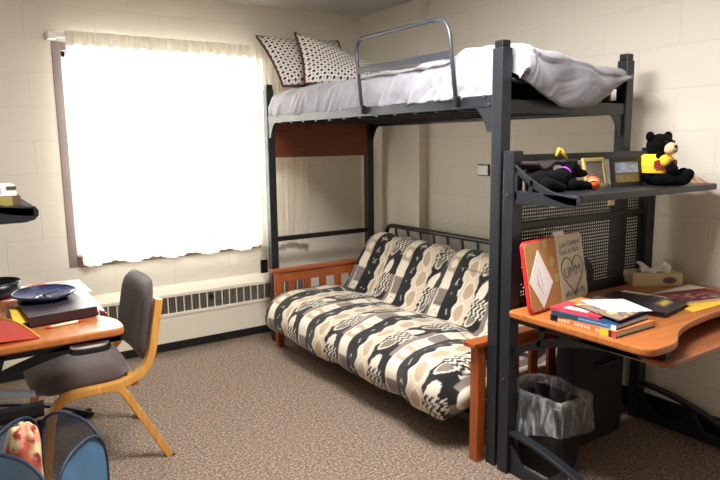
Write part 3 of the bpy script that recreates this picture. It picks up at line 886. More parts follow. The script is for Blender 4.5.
# ------------------------------------------------------------------ flat printed things
def printed(nx, ny, fn, mtx, mat='col', name='print', parent=None, zoff=0):
    """a flat sheet with a painted design, fn(u,v)->rgb 0-255, local x,y in 0..1 mapped by mtx"""
    bm = BM(); grid(bm, nx, ny, lambda a, b: (a, b, 0)); bm.transform(mtx)
    cols = []
    for i in range(nx+1):
        for j in range(ny+1): cols.append(s2l(fn(i/nx, j/ny)))
    o = obj(name, bm, mat, parent)
    at = o.data.color_attributes.new('col', 'FLOAT_COLOR', 'POINT')
    for k, c in enumerate(cols): at.data[k].color = c
    return o
def basis(o, ex, ey):
    o, ex, ey = Vector(o), Vector(ex), Vector(ey); ez = ex.cross(ey).normalized()
    m = Matrix.Identity(4)
    for i in range(3): m[i][0], m[i][1], m[i][2], m[i][3] = ex[i], ey[i], ez[i], o[i]
    return m
def slab(bm, quad, z0, z1):
    """a flat four-cornered slab"""
    prism(bm, quad, 'z', z0, z1)
def rect(cx, cy, lx, ly, ang):
    c, s = math.cos(ang), math.sin(ang)
    return [(cx+c*a*lx/2-s*b*ly/2, cy+s*a*lx/2+c*b*ly/2) for a, b in ((-1, -1), (1, -1), (1, 1), (-1, 1))]
def text(parent, body, mtx, size, mat, name):
    cu_ = bpy.data.curves.new(name, 'FONT'); cu_.body = body; cu_.size = size; cu_.align_x = 'CENTER'; cu_.align_y = 'CENTER'
    tmp = bpy.data.objects.new('t', cu_); C.objects.link(tmp)
    bpy.context.view_layer.update()
    me = bpy.data.meshes.new_from_object(tmp.evaluated_get(bpy.context.evaluated_depsgraph_get()))
    bpy.data.objects.remove(tmp); bpy.data.curves.remove(cu_)
    bm = BM(); bm.from_mesh(me); bpy.data.meshes.remove(me); bm.transform(mtx)
    return obj(name, bm, mat, parent)

# ------------------------------------------------------------------ things on the right desk
# combination board
A = Vector((-1.108, -2.715, ZT+.004)); ex = Vector((.445, .068, .002)); back = Vector((-.052, .425, 0)).normalized()
ey = (Vector((0, 0, .283))+back*.052); ezn = ex.cross(ey).normalized()
wbd = thing('message_board', 'red-edged half cork, half whiteboard message board leaning on the desk panel', 'board', tuple(A))
exn, eyn = ex.normalized(), ey.normalized(); Wd, Hd = ex.length, ey.length
B0 = basis(A, exn, eyn)          # local metres, z towards the viewer
if B0.col[2][1] > 0: pass
def bpoly(x0, x1, y0, y1, r):
    return [(p.x, p.y) for p in round_poly([(x0, y0, 0), (x1, y0, 0), (x1, y1, 0), (x0, y1, 0)], r)]
bm = BM(); prism(bm, bpoly(0, Wd, 0, Hd, .03), 'z', -.014, 0); bm.transform(B0); obj('red_frame', bm, 'red', wbd, bevel=.003)
sp_ = Wd*.52
bm = BM(); prism(bm, [(p.x, p.y) for p in round_poly([(.008, .008, 0), (sp_, .008, 0), (sp_, Hd-.008, 0), (.008, Hd-.008, 0)], [.024, 0, 0, .024])], 'z', 0, .003); bm.transform(B0); obj('cork_half', bm, 'cork', wbd)
bm = BM(); prism(bm, [(p.x, p.y) for p in round_poly([(sp_, .004, 0), (Wd-.003, .004, 0), (Wd-.003, Hd-.004, 0), (sp_, Hd-.004, 0)], [0, .026, .026, 0])], 'z', 0, .004); bm.transform(B0); wh = obj('whiteboard_half', bm, 'wb', wbd)
wx = (sp_+Wd)/2
def onb(x, y, ang=0): return B0 @ Matrix.Translation((x, y, .0052)) @ Matrix.Rotation(ang, 4, 'Z')
text(wh, 'Live Campus', onb(wx, Hd*.85, .06), .034, 'ink', 'handwriting')
text(wh, 'Text A Fam', onb(wx-.012, Hd*.74, .05), .034, 'ink', 'handwriting')
text(wh, 'UMM', onb(wx-.002, Hd*.43, .06), .062, 'ink', 'handwriting')
text(wh, '#Roomie By', onb(wx+.0, Hd*.13, .05), .032, 'ink', 'handwriting')
bm = BM(); hp = []
for k in range(48):
    t = 2*PI*k/48
    hp.append(B0 @ Vector((wx+.088*math.sin(t)**3, Hd*.41+.0058*(13*math.cos(t)-5*math.cos(2*t)-2*math.cos(3*t)-math.cos(4*t)), .0055)))
tube(bm, hp, .0016, 6, closed=True); obj('drawn_heart', bm, 'ink', wh)
bm = BM(); slab(bm, [(.012, .125), (.090, .010), (.178, .105), (.095, .245)], .004, .0055); bm.transform(B0)
np_ = obj('pinned_note', bm, 'paper', wbd)
bm = BM()
for p, q in (((.085, .17), (.10, .10)), ((.062, .12), (.10, .07)), ((.07, .15), (.075, .10))):
    tube(bm, [B0 @ Vector((*p, .006)), B0 @ Vector((*q, .006))], .0007, 5)
obj('pen_scrawl', bm, 'ink', np_)
for (px_, py_, an_) in ((.140, .245, .2), (.168, .178, -.5), (.198, .10, 0)):
    def tk(u, v): return (226, 214, 150) if (int(u*5)+int(v*5)) % 2 else (120, 120, 84)
    printed(10, 10, tk, B0 @ Matrix.Translation((px_, py_, .0045)) @ Matrix.Rotation(an_, 4, 'Z') @ Matrix.Diagonal((.03, .036, 1, 1)), name='ticket_stub', parent=wbd)
bm = BM(); box(bm, sp_+.0, sp_+.075, Hd-.004, Hd+.016, -.008, .004); bm.transform(B0); obj('top_clip', bm, 'tissuew', wbd, bevel=.003)

# stack of books
def book(name, label, cat, quad, z0, z1, cover, spine_cols, group=None, spine_edge=0):
    """quad: A,B,C,D with the spine along A-B"""
    t = thing(name, label, cat, (sum(p[0] for p in quad)/4, sum(p[1] for p in quad)/4, z0), 0, group)
    cx, cy = sum(p[0] for p in quad)/4, sum(p[1] for p in quad)/4
    inner = [(cx+(x-cx)*.965, cy+(y-cy)*.965) for x, y in quad]
    bm = BM(); slab(bm, inner, z0+.0022, z1-.0022); obj('pages', bm, 'pages', t)
    bm = BM(); slab(bm, quad, z0, z0+.002); obj('back_cover', bm, 'binderdk', t)
    A_, B_, C_, D_ = [Vector((*p, 0)) for p in quad]
    nrm = ((A_-D_).normalized())*.0012
    printed(60, 6, spine_cols, basis(A_+nrm+Vector((0, 0, z0)), B_-A_, Vector((0, 0, z1-z0))), 'colgloss', 'spine', t)
    bm = BM(); slab(bm, quad, z1-.002, z1); obj('cover_board', bm, 'binderdk', t)
    printed(40, 40, cover, basis(A_+Vector((0, 0, z1+.0004)), B_-A_, D_-A_), 'colgloss', 'front_cover', t)
    return t
def sp1(u, v):
    if u < .12: return (30, 28, 34)
    if u < .78:
        return (226, 190, 160) if (int(u*57) % 3 and .3 < v < .75 and int(u*16) % 5) else (208, 112, 66)
    if u < .90: return (230, 190, 50)
    if u < .94: return (60, 40, 50)
    return (214, 60, 60)
def sp2(u, v):
    if u < .42: return (44, 74, 84)
    if u > .85: return (60, 128, 172) if u < .93 else (200, 216, 230)
    return (170, 196, 216) if (.35 < v < .7 and int(u*60) % 2) else (42, 84, 132)
def sp3(u, v): return (236, 200, 200) if (.35 < v < .65 and int(u*60) % 2 and .2 < u < .8) else (206, 50, 70)
def cv1(u, v): return (206, 120, 70)
def cv2(u, v): return (40, 70, 110)
def cv3(u, v):
    if .12 < v < .28 and .2 < u < .7: return (240, 206, 200)
    return (216, 60, 76) if v < .6 or u > .3 else (232, 140, 60)
Q1 = [(-1.085, -2.79), (-1.089, -3.075), (-.855, -3.075), (-.851, -2.79)]
book('book', 'thick orange-spined paperback at the bottom of the stack on the desk', 'book', Q1, ZT, ZT+.024, cv1, sp1, 'books stacked on the right desk')
Q2 = [(-1.092, -2.80), (-1.075, -3.065), (-.86, -3.05), (-.877, -2.785)]
book('book', 'blue-spined paperback in the middle of the desk stack', 'book', Q2, ZT+.0245, ZT+.042, cv2, sp2, 'books stacked on the right desk')
Q3 = [(-1.085, -2.785), (-1.06, -2.985), (-.85, -2.965), (-.86, -2.755)]
book('book', 'red-covered paperback on top of the blue book in the desk stack', 'book', Q3, ZT+.0425, ZT+.050, cv3, sp3, 'books stacked on the right desk')
def cv4(u, v):
    n = mnoise.noise(Vector((u*5, v*5, 2)))
    return (150, 128, 110) if n > .1 else (108, 92, 88) if n > -.2 else (196, 170, 120)
Q4 = [(-1.0, -2.83), (-1.055, -3.06), (-.845, -3.04), (-.80, -2.80)]
book('magazine', 'brown-covered booklet lying under loose white paper on the book stack', 'magazine', Q4, ZT+.051, ZT+.055, cv4, lambda u, v: (36, 26, 26))
bm = BM(); slab(bm, [(-.93, -2.80), (-.985, -2.98), (-.85, -3.06), (-.775, -2.89)], ZT+.0562, ZT+.057)
o = obj('paper_sheet', bm, 'paper'); tag(o, 'loose white paper sheet on top of the book stack', 'paper')
# dark binder
bd = thing('ring_binder', 'glossy dark brown ring binder lying open-side out behind the books', 'binder', (-.66, -2.87, ZT))
qb = [(-.80, -2.77), (-.715, -3.035), (-.475, -2.995), (-.56, -2.70)]
bm = BM(); slab(bm, qb, ZT, ZT+.003); obj('back_board', bm, 'binderdk', bd)
ci = [((x+.63)*.95-.63, (y+2.875)*.95-2.875) for x, y in qb]
bm = BM(); slab(bm, ci, ZT+.003, ZT+.02); obj('page_block', bm, 'black', bd)
bm = BM(); slab(bm, qb, ZT+.02, ZT+.023); obj('front_board', bm, 'bindertop', bd, bevel=.001)
def lab(u, v): return (214, 180, 50) if .15 < u < .85 and .2 < v < .8 else (128, 112, 90)
printed(14, 10, lab, basis((-.655, -2.99, ZT+.0236), (.11, .02, 0), (.035, .06, 0)), 'colgloss', 'cover_label', bd)
# folders and magazine at the back right
bm = BM(); slab(bm, [(-.50, -2.80), (-.545, -3.055), (-.27, -3.06), (-.24, -2.82)], ZT+.0005, ZT+.003)
o = obj('envelope', bm, 'manila'); tag(o, 'bright yellow envelope sticking out under the red booklet', 'envelope')
bm = BM(); slab(bm, [(-.60, -2.70), (-.57, -2.83), (-.43, -2.80), (-.44, -2.68)], ZT+.0035, ZT+.0045)
o = obj('paper_sheet', bm, 'paper'); tag(o, 'small grey-white paper sheet lying in front of the tissue box', 'paper')
mg = thing('booklet', 'dark red booklet with small pictures at the right edge of the desk', 'booklet', (-.27, -2.9, ZT))
qm = [(-.44, -2.80), (-.455, -2.97), (-.16, -3.06), (-.12, -2.80)]
bm = BM(); slab(bm, qm, ZT+.005, ZT+.009); obj('pages', bm, 'pages', mg)
def rb(u, v):
    n = mnoise.noise(Vector((u*9, v*7, 9)))
    if .1 < u < .75 and .15 < v < .7 and n > .12: return (150, 140, 130)
    return (120, 26, 40) if n > -.2 else (80, 24, 34)
printed(40, 30, rb, basis((-.445, -2.972, ZT+.0095), (.295, -.08, 0), (.01, .17, 0)), 'colgloss', 'front_cover', mg)
# tissue box
tbx = thing('tissue_box', 'low beige tissue box with a white tissue poking out at the desk corner', 'tissue box', (-.24, -2.66, ZT))
TB = Matrix.Translation((-.20, -2.662, ZT)) @ Matrix.Rotation(math.radians(-36), 4, 'Z')
bm = BM(); box(bm, -.115, .115, -.06, .06, 0, .058); bm.transform(TB); obj('carton', bm, 'tissue', tbx, bevel=.003)
bm = BM(); lathe(bm, [(.001, 0), (1, 0), (1, .002), (.001, .002)], 24); bm.transform(TB @ Matrix.Translation((.055, -.0605, .027)) @ Matrix.Rotation(PI/2, 4, 'X') @ Matrix.Diagonal((.032, .016, 1, 1))); obj('oval_logo', bm, 'ink', tbx)
bm = BM(); lathe(bm, [(.001, 0), (1, 0), (1, .0015), (.001, .0015)], 24); bm.transform(TB @ Matrix.Translation((0, 0, .0582)) @ Matrix.Diagonal((.075, .028, 1, 1))); obj('opening', bm, 'dark', tbx)
bm = BM()
def tis(a, b):
    x = (a-.5)*.13; s = (b-.5)
    z = .058+.05*(1-abs(2*s))**.7*(.6+.4*math.sin(a*7+1)) 
    return TB @ Vector((x+.01*math.sin(b*9), s*.05+.012*math.sin(a*11+b*4), z))
grid(bm, 24, 14, tis); obj('tissue', bm, 'tissuew', tbx, smooth=True)
# sticky note on the panel
st = thing('sticky_note', 'small cream sticky note on the perforated desk panel', 'note', (-.39, -2.556, 1.14))
bm = BM(); box(bm, -.416, -.368, -2.5555, -2.5535, 1.115, 1.163); obj('note_sheet', bm, 'sticky', st)
bm = BM(); tube(bm, [(-.405, -2.556, 1.145), (-.392, -2.556, 1.15), (-.38, -2.556, 1.14), (-.395, -2.556, 1.13)], .0015, 5); obj('note_scribble', bm, 'ink', st)

# ------------------------------------------------------------------ shelf of the right desk
ZS = 1.218
# graduation cap
gc = thing('graduation_cap', 'dark maroon flat cap with a gold tassel at the left end of the shelf', 'cap', (-.98, -2.60, ZS))
bm = BM()
def capb(a, b):
    x = -1.03+.175*a; y = -2.66+.12*b
    z = 1.318+.035*(abs(a-.42)**1.6)*2.2-.012*math.sin(a*8)
    return (x, y, z)
grid(bm, 16, 10, capb)
o_ = obj('mortarboard', bm, 'capcloth', gc, smooth=True); sd = o_.modifiers.new('t', 'SOLIDIFY'); sd.thickness = .014
bm = BM(); lathe(bm, [(.055, 0), (.06, .06), (.05, .10), (.001, .104)], 24, (-.95, -2.60, ZS)); obj('skull_cap', bm, 'capcloth', gc, smooth=True)
bm = BM(); tube(bm, [(-.935, -2.67, 1.355), (-.925, -2.675, 1.385), (-.915, -2.68, 1.375), (-.895, -2.69, 1.345)], [.006, .008, .009, .004], 8); obj('tassel', bm, 'yellow', gc, smooth=True)
# plush dog lying
dg = thing('plush_dog', 'black plush dog with a purple collar lying behind the shelf bracket', 'plush toy', (-.93, -2.68, ZS))
def dgp(x, y, z): return (x, y, ZS+z)
plush_body('plush_body', [(dgp(-.998, -2.66, .043), (.046, .043, .041), 0), (dgp(-.945, -2.665, .043), (.055, .042, .041), 0), (dgp(-.90, -2.675, .046), (.042, .042, .044), 0),
  (dgp(-.85, -2.69, .080), (.037, .036, .035), 0), (dgp(-.812, -2.696, .068), (.026, .021, .019), 0)],
 [(dgp(-.90, -2.68, .055), dgp(-.855, -2.69, .075), .034, .030), (dgp(-.815, -2.696, .067), dgp(-.784, -2.70, .064), .018, .014),
  (dgp(-.88, -2.715, .024), dgp(-.80, -2.735, .018), .023, .018), (dgp(-.87, -2.65, .022), dgp(-.79, -2.655, .018), .021, .017),
  (dgp(-1.02, -2.71, .03), dgp(-.96, -2.735, .018), .028, .017), (dgp(-1.02, -2.63, .035), dgp(-1.035, -2.60, .05), .013, .009)], 'blackplush', dg)
for yy in (-2.665, -2.715):
    bm = BM(); ell(bm, (-.872, yy, ZS+.090), (.011, .007, .024), Matrix.Rotation(.35, 4, 'Y')); obj('ear', bm, 'blackplush', dg, smooth=True)
bm = BM(); cc = Vector((-.882, -2.685, ZS+.070)); pts = []
for k in range(20):
    t = 2*PI*k/20; pts.append(cc+Vector((.02*math.sin(t)*-.6, .027*math.cos(t), .027*math.sin(t)*.85)))
tube(bm, pts, .0035, 6, closed=True); obj('collar', bm, 'purple', dg, smooth=True)
bm = BM(); ell(bm, (-.777, -2.70, ZS+.067), (.006, .008, .006)); obj('nose_button', bm, 'black', dg, smooth=True)
bl = thing('toy_ball', 'small orange ball under the chin of the black plush dog', 'ball', (-.76, -2.72, ZS))
bm = BM(); ell(bm, (-.765, -2.735, ZS+.027), (.030, .030, .027), seg=24, rings=16); obj('ball_shell', bm, 'orange', bl, smooth=True)
bm = BM(); pts = [Vector((-.765+.0305*math.cos(t), -2.735+.0305*math.sin(t)*.9, ZS+.027+.014*math.sin(t*2))) for t in [2*PI*k/28 for k in range(28)]]
tube(bm, pts, .004, 6, closed=True); obj('pale_stripe', bm, 'tan', bl, smooth=True)
dg.location.x -= .012; bl.location.x -= .022
# block behind the dog
bk = thing('camera_case', 'small grey square case standing behind the plush dog', 'case', (-.83, -2.60, ZS))
obj('case_shell', bx(-.80, -.73, -2.615, -2.585, ZS, ZS+.118), 'metal', bk, bevel=.008)
obj('case_flap', bx(-.803, -.727, -2.618, -2.582, ZS+.09, ZS+.121), 'metal', bk, bevel=.008)
# photo frames
def photo_frame(label, A_, B_, h_, lean, fw, mat, pic, group):
    A_, B_ = Vector(A_), Vector(B_); ex_ = (B_-A_); w_ = ex_.length; exn_ = ex_.normalized()
    bk_ = Vector((-exn_.y, exn_.x, 0)); eyn_ = (Vector((0, 0, 1))*math.cos(lean)+bk_*math.sin(lean)).normalized()
    B = basis(A_, exn_, eyn_)
    t = thing('photo_frame', label, 'photo frame', tuple((A_+B_)/2), 0, group)
    bm = BM()
    box(bm, 0, w_, 0, fw, -.012, 0); box(bm, 0, w_, h_-fw, h_, -.012, 0); box(bm, 0, fw, fw, h_-fw, -.012, 0); box(bm, w_-fw, w_, fw, h_-fw, -.012, 0)
    bm.transform(B); obj('frame_border', bm, mat, t, bevel=.002)
    printed(48, 40, pic, B @ Matrix.Translation((fw, fw, -.004)) @ Matrix.Diagonal((w_-2*fw, h_-2*fw, 1, 1)), 'colgloss', 'photograph', t)
    bm = BM(); box(bm, w_*.46, w_*.54, 0, h_*.7, -.016, -.013); bm.transform(B @ Matrix.Translation((0, 0, -.002)) ); obj('stand', bm, mat, t)
    return t
def pic1(u, v):
    if v > .62: return (116, 112, 116)
    n = mnoise.noise(Vector((u*14, v*12, 3)))
    return (176, 128, 128) if n > .15 else (150, 150, 150) if n > -.1 else (96, 90, 104) if v > .2 else (110, 130, 120)
def pic2(u, v):
    if v > .45:
        n = mnoise.noise(Vector((u*4, v*6, 1))); return (150+40*n, 160+36*n, 186+26*n)
    n = mnoise.noise(Vector((u*9, v*9, 5)))
    return (134+30*n, 116+24*n, 62) if v < .36 else (90, 84, 66)
photo_frame('gold-framed group photograph standing beside the plush dog on the shelf', (-.752, -2.69, ZS), (-.585, -2.668, ZS), .128, .22, .016, 'goldframe', pic1, 'framed photos on the shelf')
photo_frame('black-framed landscape photograph next to the teddy bear on the shelf', (-.606, -2.705, ZS), (-.432, -2.735, ZS), .126, .15, .019, 'blackframe', pic2, 'framed photos on the shelf')
# teddy bear
tb = thing('teddy_bear', 'black teddy bear in a yellow shirt sitting at the right end of the shelf', 'teddy bear', (-.33, -2.76, ZS))
fx, fy = .62, -.78   # facing direction in plan
sx, sy = .78, .62    # the bear's left-right axis in plan
bc = Vector((-.335, -2.755, ZS))
def bp3(f, s, z): return (bc.x+fx*f+sx*s, bc.y+fy*f+sy*s, ZS+z)
plush_body('plush_body', [(bp3(-.02, 0, .05), (.058, .062, .05), .66), (bp3(-.015, 0, .09), (.052, .058, .055), .66),
  ((bc.x, bc.y, ZS+.170), (.060, .056, .053), 0)],
 [(bp3(-.01, 0, .11), (bc.x, bc.y, ZS+.15), .04, .04), (bp3(0, .045, .032), bp3(.09, .058, .030), .034, .028), (bp3(.095, .058, .034), bp3(.108, .060, .05), .028, .024),
  (bp3(0, -.045, .032), bp3(.09, -.058, .030), .034, .028), (bp3(.095, -.058, .034), bp3(.108, -.060, .05), .028, .024),
  (bp3(-.005, .052, .118), bp3(.055, .072, .075), .024, .022), (bp3(-.005, -.052, .118), bp3(.045, -.078, .072), .024, .022)], 'blackplush', tb, .004)
hc = bp3(0, 0, 0)
def bph(f, s, z): return (hc[0]-.2*f+.98*s, hc[1]-.98*f-.2*s, ZS+z)
for s in (-1, 1):
    bm = BM(); ell(bm, bph(-.008, s*.052, .210), (.022, .014, .022), Matrix.Rotation(-.2, 4, 'Z')); obj('ear', bm, 'blackplush', tb, smooth=True)
    bm = BM(); ell(bm, bph(.053, s*.022, .188), (.005, .005, .005)); obj('eye', bm, 'black', tb, smooth=True)
bm = BM(); ell(bm, bph(.052, .003, .158), (.031, .030, .027), Matrix.Rotation(-.2, 4, 'Z')); mz = obj('muzzle', bm, 'tan', tb, smooth=True)
bm = BM(); ell(bm, bph(.079, .003, .167), (.010, .007, .007)); obj('nose', bm, 'black', mz, smooth=True)
bm = BM(); tube(bm, [bph(.078, -.012, .149), bph(.0815, .003, .146), bph(.078, .018, .149)], .0016, 5); obj('mouth', bm, 'black', mz, smooth=True)
bm = BM()
def shirt(a, b):
    t = 2*PI*a; z = .055+.08*b; r = .072-.008*abs(b-.4)-.018*max(0, b-.75)/.25
    return bp3(-.012+r*math.cos(t)*1.05, r*math.sin(t)*1.08, z)
grid(bm, 36, 10, shirt)
sh_ = obj('shirt', bm, 'yellow', tb, smooth=True)
bm = BM(); grid(bm, 14, 6, lambda a, b: bp3(-.012+.080*math.cos(-.8+(a-.5)*2.0)*1.04, .080*math.sin(-.8+(a-.5)*2.0)*1.08, .072+.034*b+.006*math.sin(a*14)))
obj('shirt_print', bm, 'maroon', sh_, smooth=True)
for s in (-1, 1):
    bm = BM(); ell(bm, bp3(.012, s*.066, .105), (.030, .027, .027), Matrix.Rotation(.66, 4, 'Z')); obj('sleeve', bm, 'yellow', sh_, smooth=True)
tb.location.x -= .02
# paper by the bear
o = printed(16, 10, lambda u, v: (226, 214, 190) if (int(u*6)+int(v*3)) % 2 else (214, 120, 60), basis((-.215, -2.83, ZS+.003), (.12, -.02, -.0), (.02, .09, .03)), 'col', 'greeting_card')
tag(o, 'cream and orange printed card lying beside the teddy bear', 'card')

# ------------------------------------------------------------------ waste bin
bn = thing('waste_bin', 'dark rectangular waste bin with a clear liner under the right desk', 'waste bin', (-.86, -2.65, 0))
def ring(x0, x1, y0, y1, z, r, n=6):
    return [(p.x, p.y, z) for p in round_poly([(x0, y0, 0), (x1, y0, 0), (x1, y1, 0), (x0, y1, 0)], r, n)]
bm = BM(); rings = []
for (z, d) in ((.002, .03), (.33, 0), (.335, .004), (.33, .008), (.01, .036)):
    rings.append([bm.verts.new(p) for p in ring(-.985+d, -.79-d, -2.775+d, -2.49-d, z, .04)])
for a_, b2_ in zip(rings, rings[1:]):
    m_ = len(a_)
    for k in range(m_): bm.faces.new((a_[k], a_[(k+1) % m_], b2_[(k+1) % m_], b2_[k]))
bm.faces.new(rings[0]); bm.faces.new(rings[-1])
bmesh.ops.recalc_face_normals(bm, faces=bm.faces); obj('bin_shell', bm, 'binplastic', bn)
bm = BM(); NB = 120
base = round_poly([(-.985, -2.775, 0), (-.79, -2.775, 0), (-.79, -2.49, 0), (-.985, -2.49, 0)], .05, 8)
per = [0]
for i in range(len(base)): per.append(per[-1]+(base[(i+1) % len(base)]-base[i]).length)
def onper(t):
    s = t*per[-1]
    for i in range(len(base)):
        if per[i+1] >= s: return base[i].lerp(base[(i+1) % len(base)], (s-per[i])/max(1e-9, per[i+1]-per[i]))
    return base[0]
cx_, cy_ = -.8875, -2.6325
def liner(a, b):
    p = onper(b % 1.0); d = Vector((p.x-cx_, p.y-cy_, 0)).normalized()
    # a: 0 = inside low, .45 = over the rim, 1 = outer hem
    if a < .4:
        k = a/.4; z = .19+.175*k; o_ = -.02*(1-k)-.008
    elif a < .55:
        k = (a-.4)/.15; z = .365; o_ = -.008+.03*k
    else:
        k = (a-.55)/.45; hem = .16+.06*mnoise.noise(Vector((p.x*6, p.y*6, 1))); z = .365-(hem)*k; o_ = .022+.012*k
    w_ = mnoise.noise(Vector((p.x*22, p.y*22, a*3)))*.014+mnoise.noise(Vector((p.x*50, p.y*50, z*18)))*.006
    z += .012*mnoise.noise(Vector((p.x*12, p.y*12, 8)))
    q = Vector((p.x, p.y, 0))+d*(o_+abs(w_))
    return (q.x, q.y, z)
grid(bm, 26, NB, liner, closed_v=True)
obj('plastic_liner', bm, 'film', bn, smooth=True)

# dark case in the shadow
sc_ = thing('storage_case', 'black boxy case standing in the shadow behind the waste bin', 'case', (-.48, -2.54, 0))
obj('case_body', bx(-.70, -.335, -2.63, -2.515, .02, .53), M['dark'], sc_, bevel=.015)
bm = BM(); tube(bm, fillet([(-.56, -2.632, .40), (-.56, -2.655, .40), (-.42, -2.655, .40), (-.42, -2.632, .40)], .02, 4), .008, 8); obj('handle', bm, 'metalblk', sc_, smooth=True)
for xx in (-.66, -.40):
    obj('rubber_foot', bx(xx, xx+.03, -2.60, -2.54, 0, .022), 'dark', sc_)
# ------------------------------------------------------------------ things on the left desk
ZD = ZT
bw = thing('bowl', 'black round bowl at the left edge of the window desk', 'bowl', (-2.80, -1.05, ZD))
bm = BM(); lathe(bm, [(.001, 0), (.06, 0), (.098, .03), (.105, .075), (.101, .075), (.092, .032), (.055, .008), (.001, .008)], 36, (-2.815, -1.08, ZD)); obj('bowl_shell', bm, 'black', bw, smooth=True)
bm = BM(); tube(bm, [(-2.815+.103*math.cos(2*PI*k/36), -1.08+.103*math.sin(2*PI*k/36), ZD+.075) for k in range(36)], .004, 6, closed=True); obj('rim', bm, 'black', bw, smooth=True)
# magazine / map sheet at the back
def mag(u, v):
    n = mnoise.noise(Vector((u*5, v*6, 4)))
    if n > .28: return (206, 90, 80)
    if n > .18: return (150, 180, 190)
    if n < -.32: return (186, 200, 170)
    return (238, 234, 230)
o = printed(50, 40, mag, basis((-2.80, -1.18, ZD+.002), (.37, -.03, 0), (.0, .33, 0)), 'col', 'newspaper'); tag(o, 'open white newspaper with colour pictures spread at the back of the window desk', 'newspaper')
sh2 = BM(); slab(sh2, [(-2.66, -1.60), (-2.46, -1.62), (-2.45, -1.14), (-2.60, -1.10)], ZD+.003, ZD+.0045)
o = obj('paper_sheet', sh2, 'paper'); tag(o, 'white paper sheet sticking out to the right of the blue plate', 'paper')
# binder under the plate
b2 = thing('ring_binder', 'thick dark binder with a shiny cover under the blue plate on the window desk', 'binder', (-2.63, -1.55, ZD))
qk = [(-2.75, -1.715), (-2.50, -1.685), (-2.535, -1.36), (-2.76, -1.385)]
ck = [((x+2.635)*.96-2.635, (y+1.54)*.96-1.54) for x, y in qk]
bm = BM(); slab(bm, qk, ZD+.004, ZD+.007); obj('back_board', bm, 'binderdk', b2)
bm = BM(); slab(bm, ck, ZD+.007, ZD+.038); obj('page_block', bm, 'binderdk', b2)
bm = BM(); slab(bm, qk, ZD+.038, ZD+.042); obj('front_board', bm, 'bindertop', b2, bevel=.001)
bm = BM(); slab(bm, [qk[0], qk[1], (qk[1][0]-.0005, qk[1][1]+.004), (qk[0][0], qk[0][1]+.004)], ZD+.004, ZD+.042); obj('spine', bm, 'binderdk', b2)
# plate with fork and knife
pl = thing('plate', 'dark blue oval plate resting on the binder', 'plate', (-2.66, -1.33, ZD+.042))
bm = BM(); lathe(bm, [(.001, 0), (.085, 0), (.125, .022), (.123, .027), (.083, .007), (.001, .006)], 44, (-2.655, -1.395, ZD+.043), 1.0, 1.15); obj('plate_dish', bm, 'navy', pl, smooth=True)
bm = BM(); tube(bm, [(-2.655+.123*math.cos(2*PI*k/44), -1.395+.142*math.sin(2*PI*k/44), ZD+.068) for k in range(44)], .004, 6, closed=True); obj('rim', bm, 'black', pl, smooth=True)
def utensil(name, label, p, q):
    p, q = Vector(p), Vector(q); u = thing(name, label, name, tuple((p+q)/2), 0, 'cutlery on the blue plate')
    d = (q-p); 
    bm = BM(); tube(bm, [p, p+d*.65], .0035, 6); obj('handle', bm, 'black', u, smooth=True)
    bm = BM(); tube(bm, [p+d*.65, p+d*.8, q], [.003, .007, .004], 8); obj('blade' if name == 'knife' else 'head', bm, 'steel', u, smooth=True)
utensil('knife', 'dark-handled knife lying across the blue plate', (-2.595, -1.36, ZD+.062), (-2.70, -1.45, ZD+.056))
utensil('fork', 'dark-handled fork beside the knife on the blue plate', (-2.68, -1.36, ZD+.058), (-2.64, -1.47, ZD+.055))
# pen, pencil
pn = thing('pen', 'cream pen with red ends lying in front of the dark binder', 'pen', (-2.64, -1.75, ZD))
pA, pB = Vector((-2.70, -1.762, ZD+.006)), Vector((-2.565, -1.732, ZD+.006)); d = pB-pA
bm = BM(); tube(bm, [pA+d*.12, pA+d*.86], .0055, 8); obj('barrel', bm, 'pencilwood', pn, smooth=True)
bm = BM(); tube(bm, [pA, pA+d*.12], [.003, .0058], 8); obj('tip', bm, 'red', pn, smooth=True)
bm = BM(); tube(bm, [pA+d*.86, pB], [.0058, .004], 8); obj('end_cap', bm, 'red', pn, smooth=True)
pn = thing('pencil', 'thin red pencil near the right edge of the window desk', 'pencil', (-2.47, -1.6, ZD))
bm = BM(); tube(bm, [(-2.50, -1.535, ZD+.004), (-2.465, -1.66, ZD+.004)], .0036, 6); obj('shaft', bm, 'red', pn, smooth=True)
bm = BM(); tube(bm, [(-2.465, -1.66, ZD+.004), (-2.461, -1.673, ZD+.004)], [.0036, .001], 6); obj('point', bm, 'pencilwood', pn, smooth=True)
# envelope and folder
bm = BM(); slab(bm, [(-2.80, -1.70), (-2.735, -1.695), (-2.745, -1.42), (-2.79, -1.42)], ZD+.0005, ZD+.0035)
bm.transform(Matrix.Translation((0, 0, .02)))
o = obj('envelope', bm, 'manila'); tag(o, 'yellow envelope peeking out left of the dark binder', 'envelope')
fo = thing('paper_folder', 'red-orange folder with pale edge at the front left of the window desk', 'folder', (-2.85, -1.80, ZD))
bm = BM(); slab(bm, [(-3.0, -1.89), (-2.86, -1.895), (-2.735, -1.875), (-2.79, -1.74), (-2.84, -1.56), (-3.0, -1.52)], ZD+.001, ZD+.003); obj('back_flap', bm, 'orangefolder', fo)
bm = BM()
def flap(a, b):
    q = 1-b; x = -2.735-.105*b-.16*a; y = -1.875+.375*b-.01*a; return (x, y, ZD+.004+.02*math.sin(PI*b)+.01*a)
grid(bm, 12, 12, flap); o_ = obj('front_flap', bm, 'orangefolder', fo, smooth=True)
bm = BM(); tube(bm, [(-2.735-.105*k/10, -1.875+.375*k/10, ZD+.005+.02*math.sin(PI*k/10)) for k in range(11)], .003, 6); obj('pale_edge', bm, 'manila', fo)

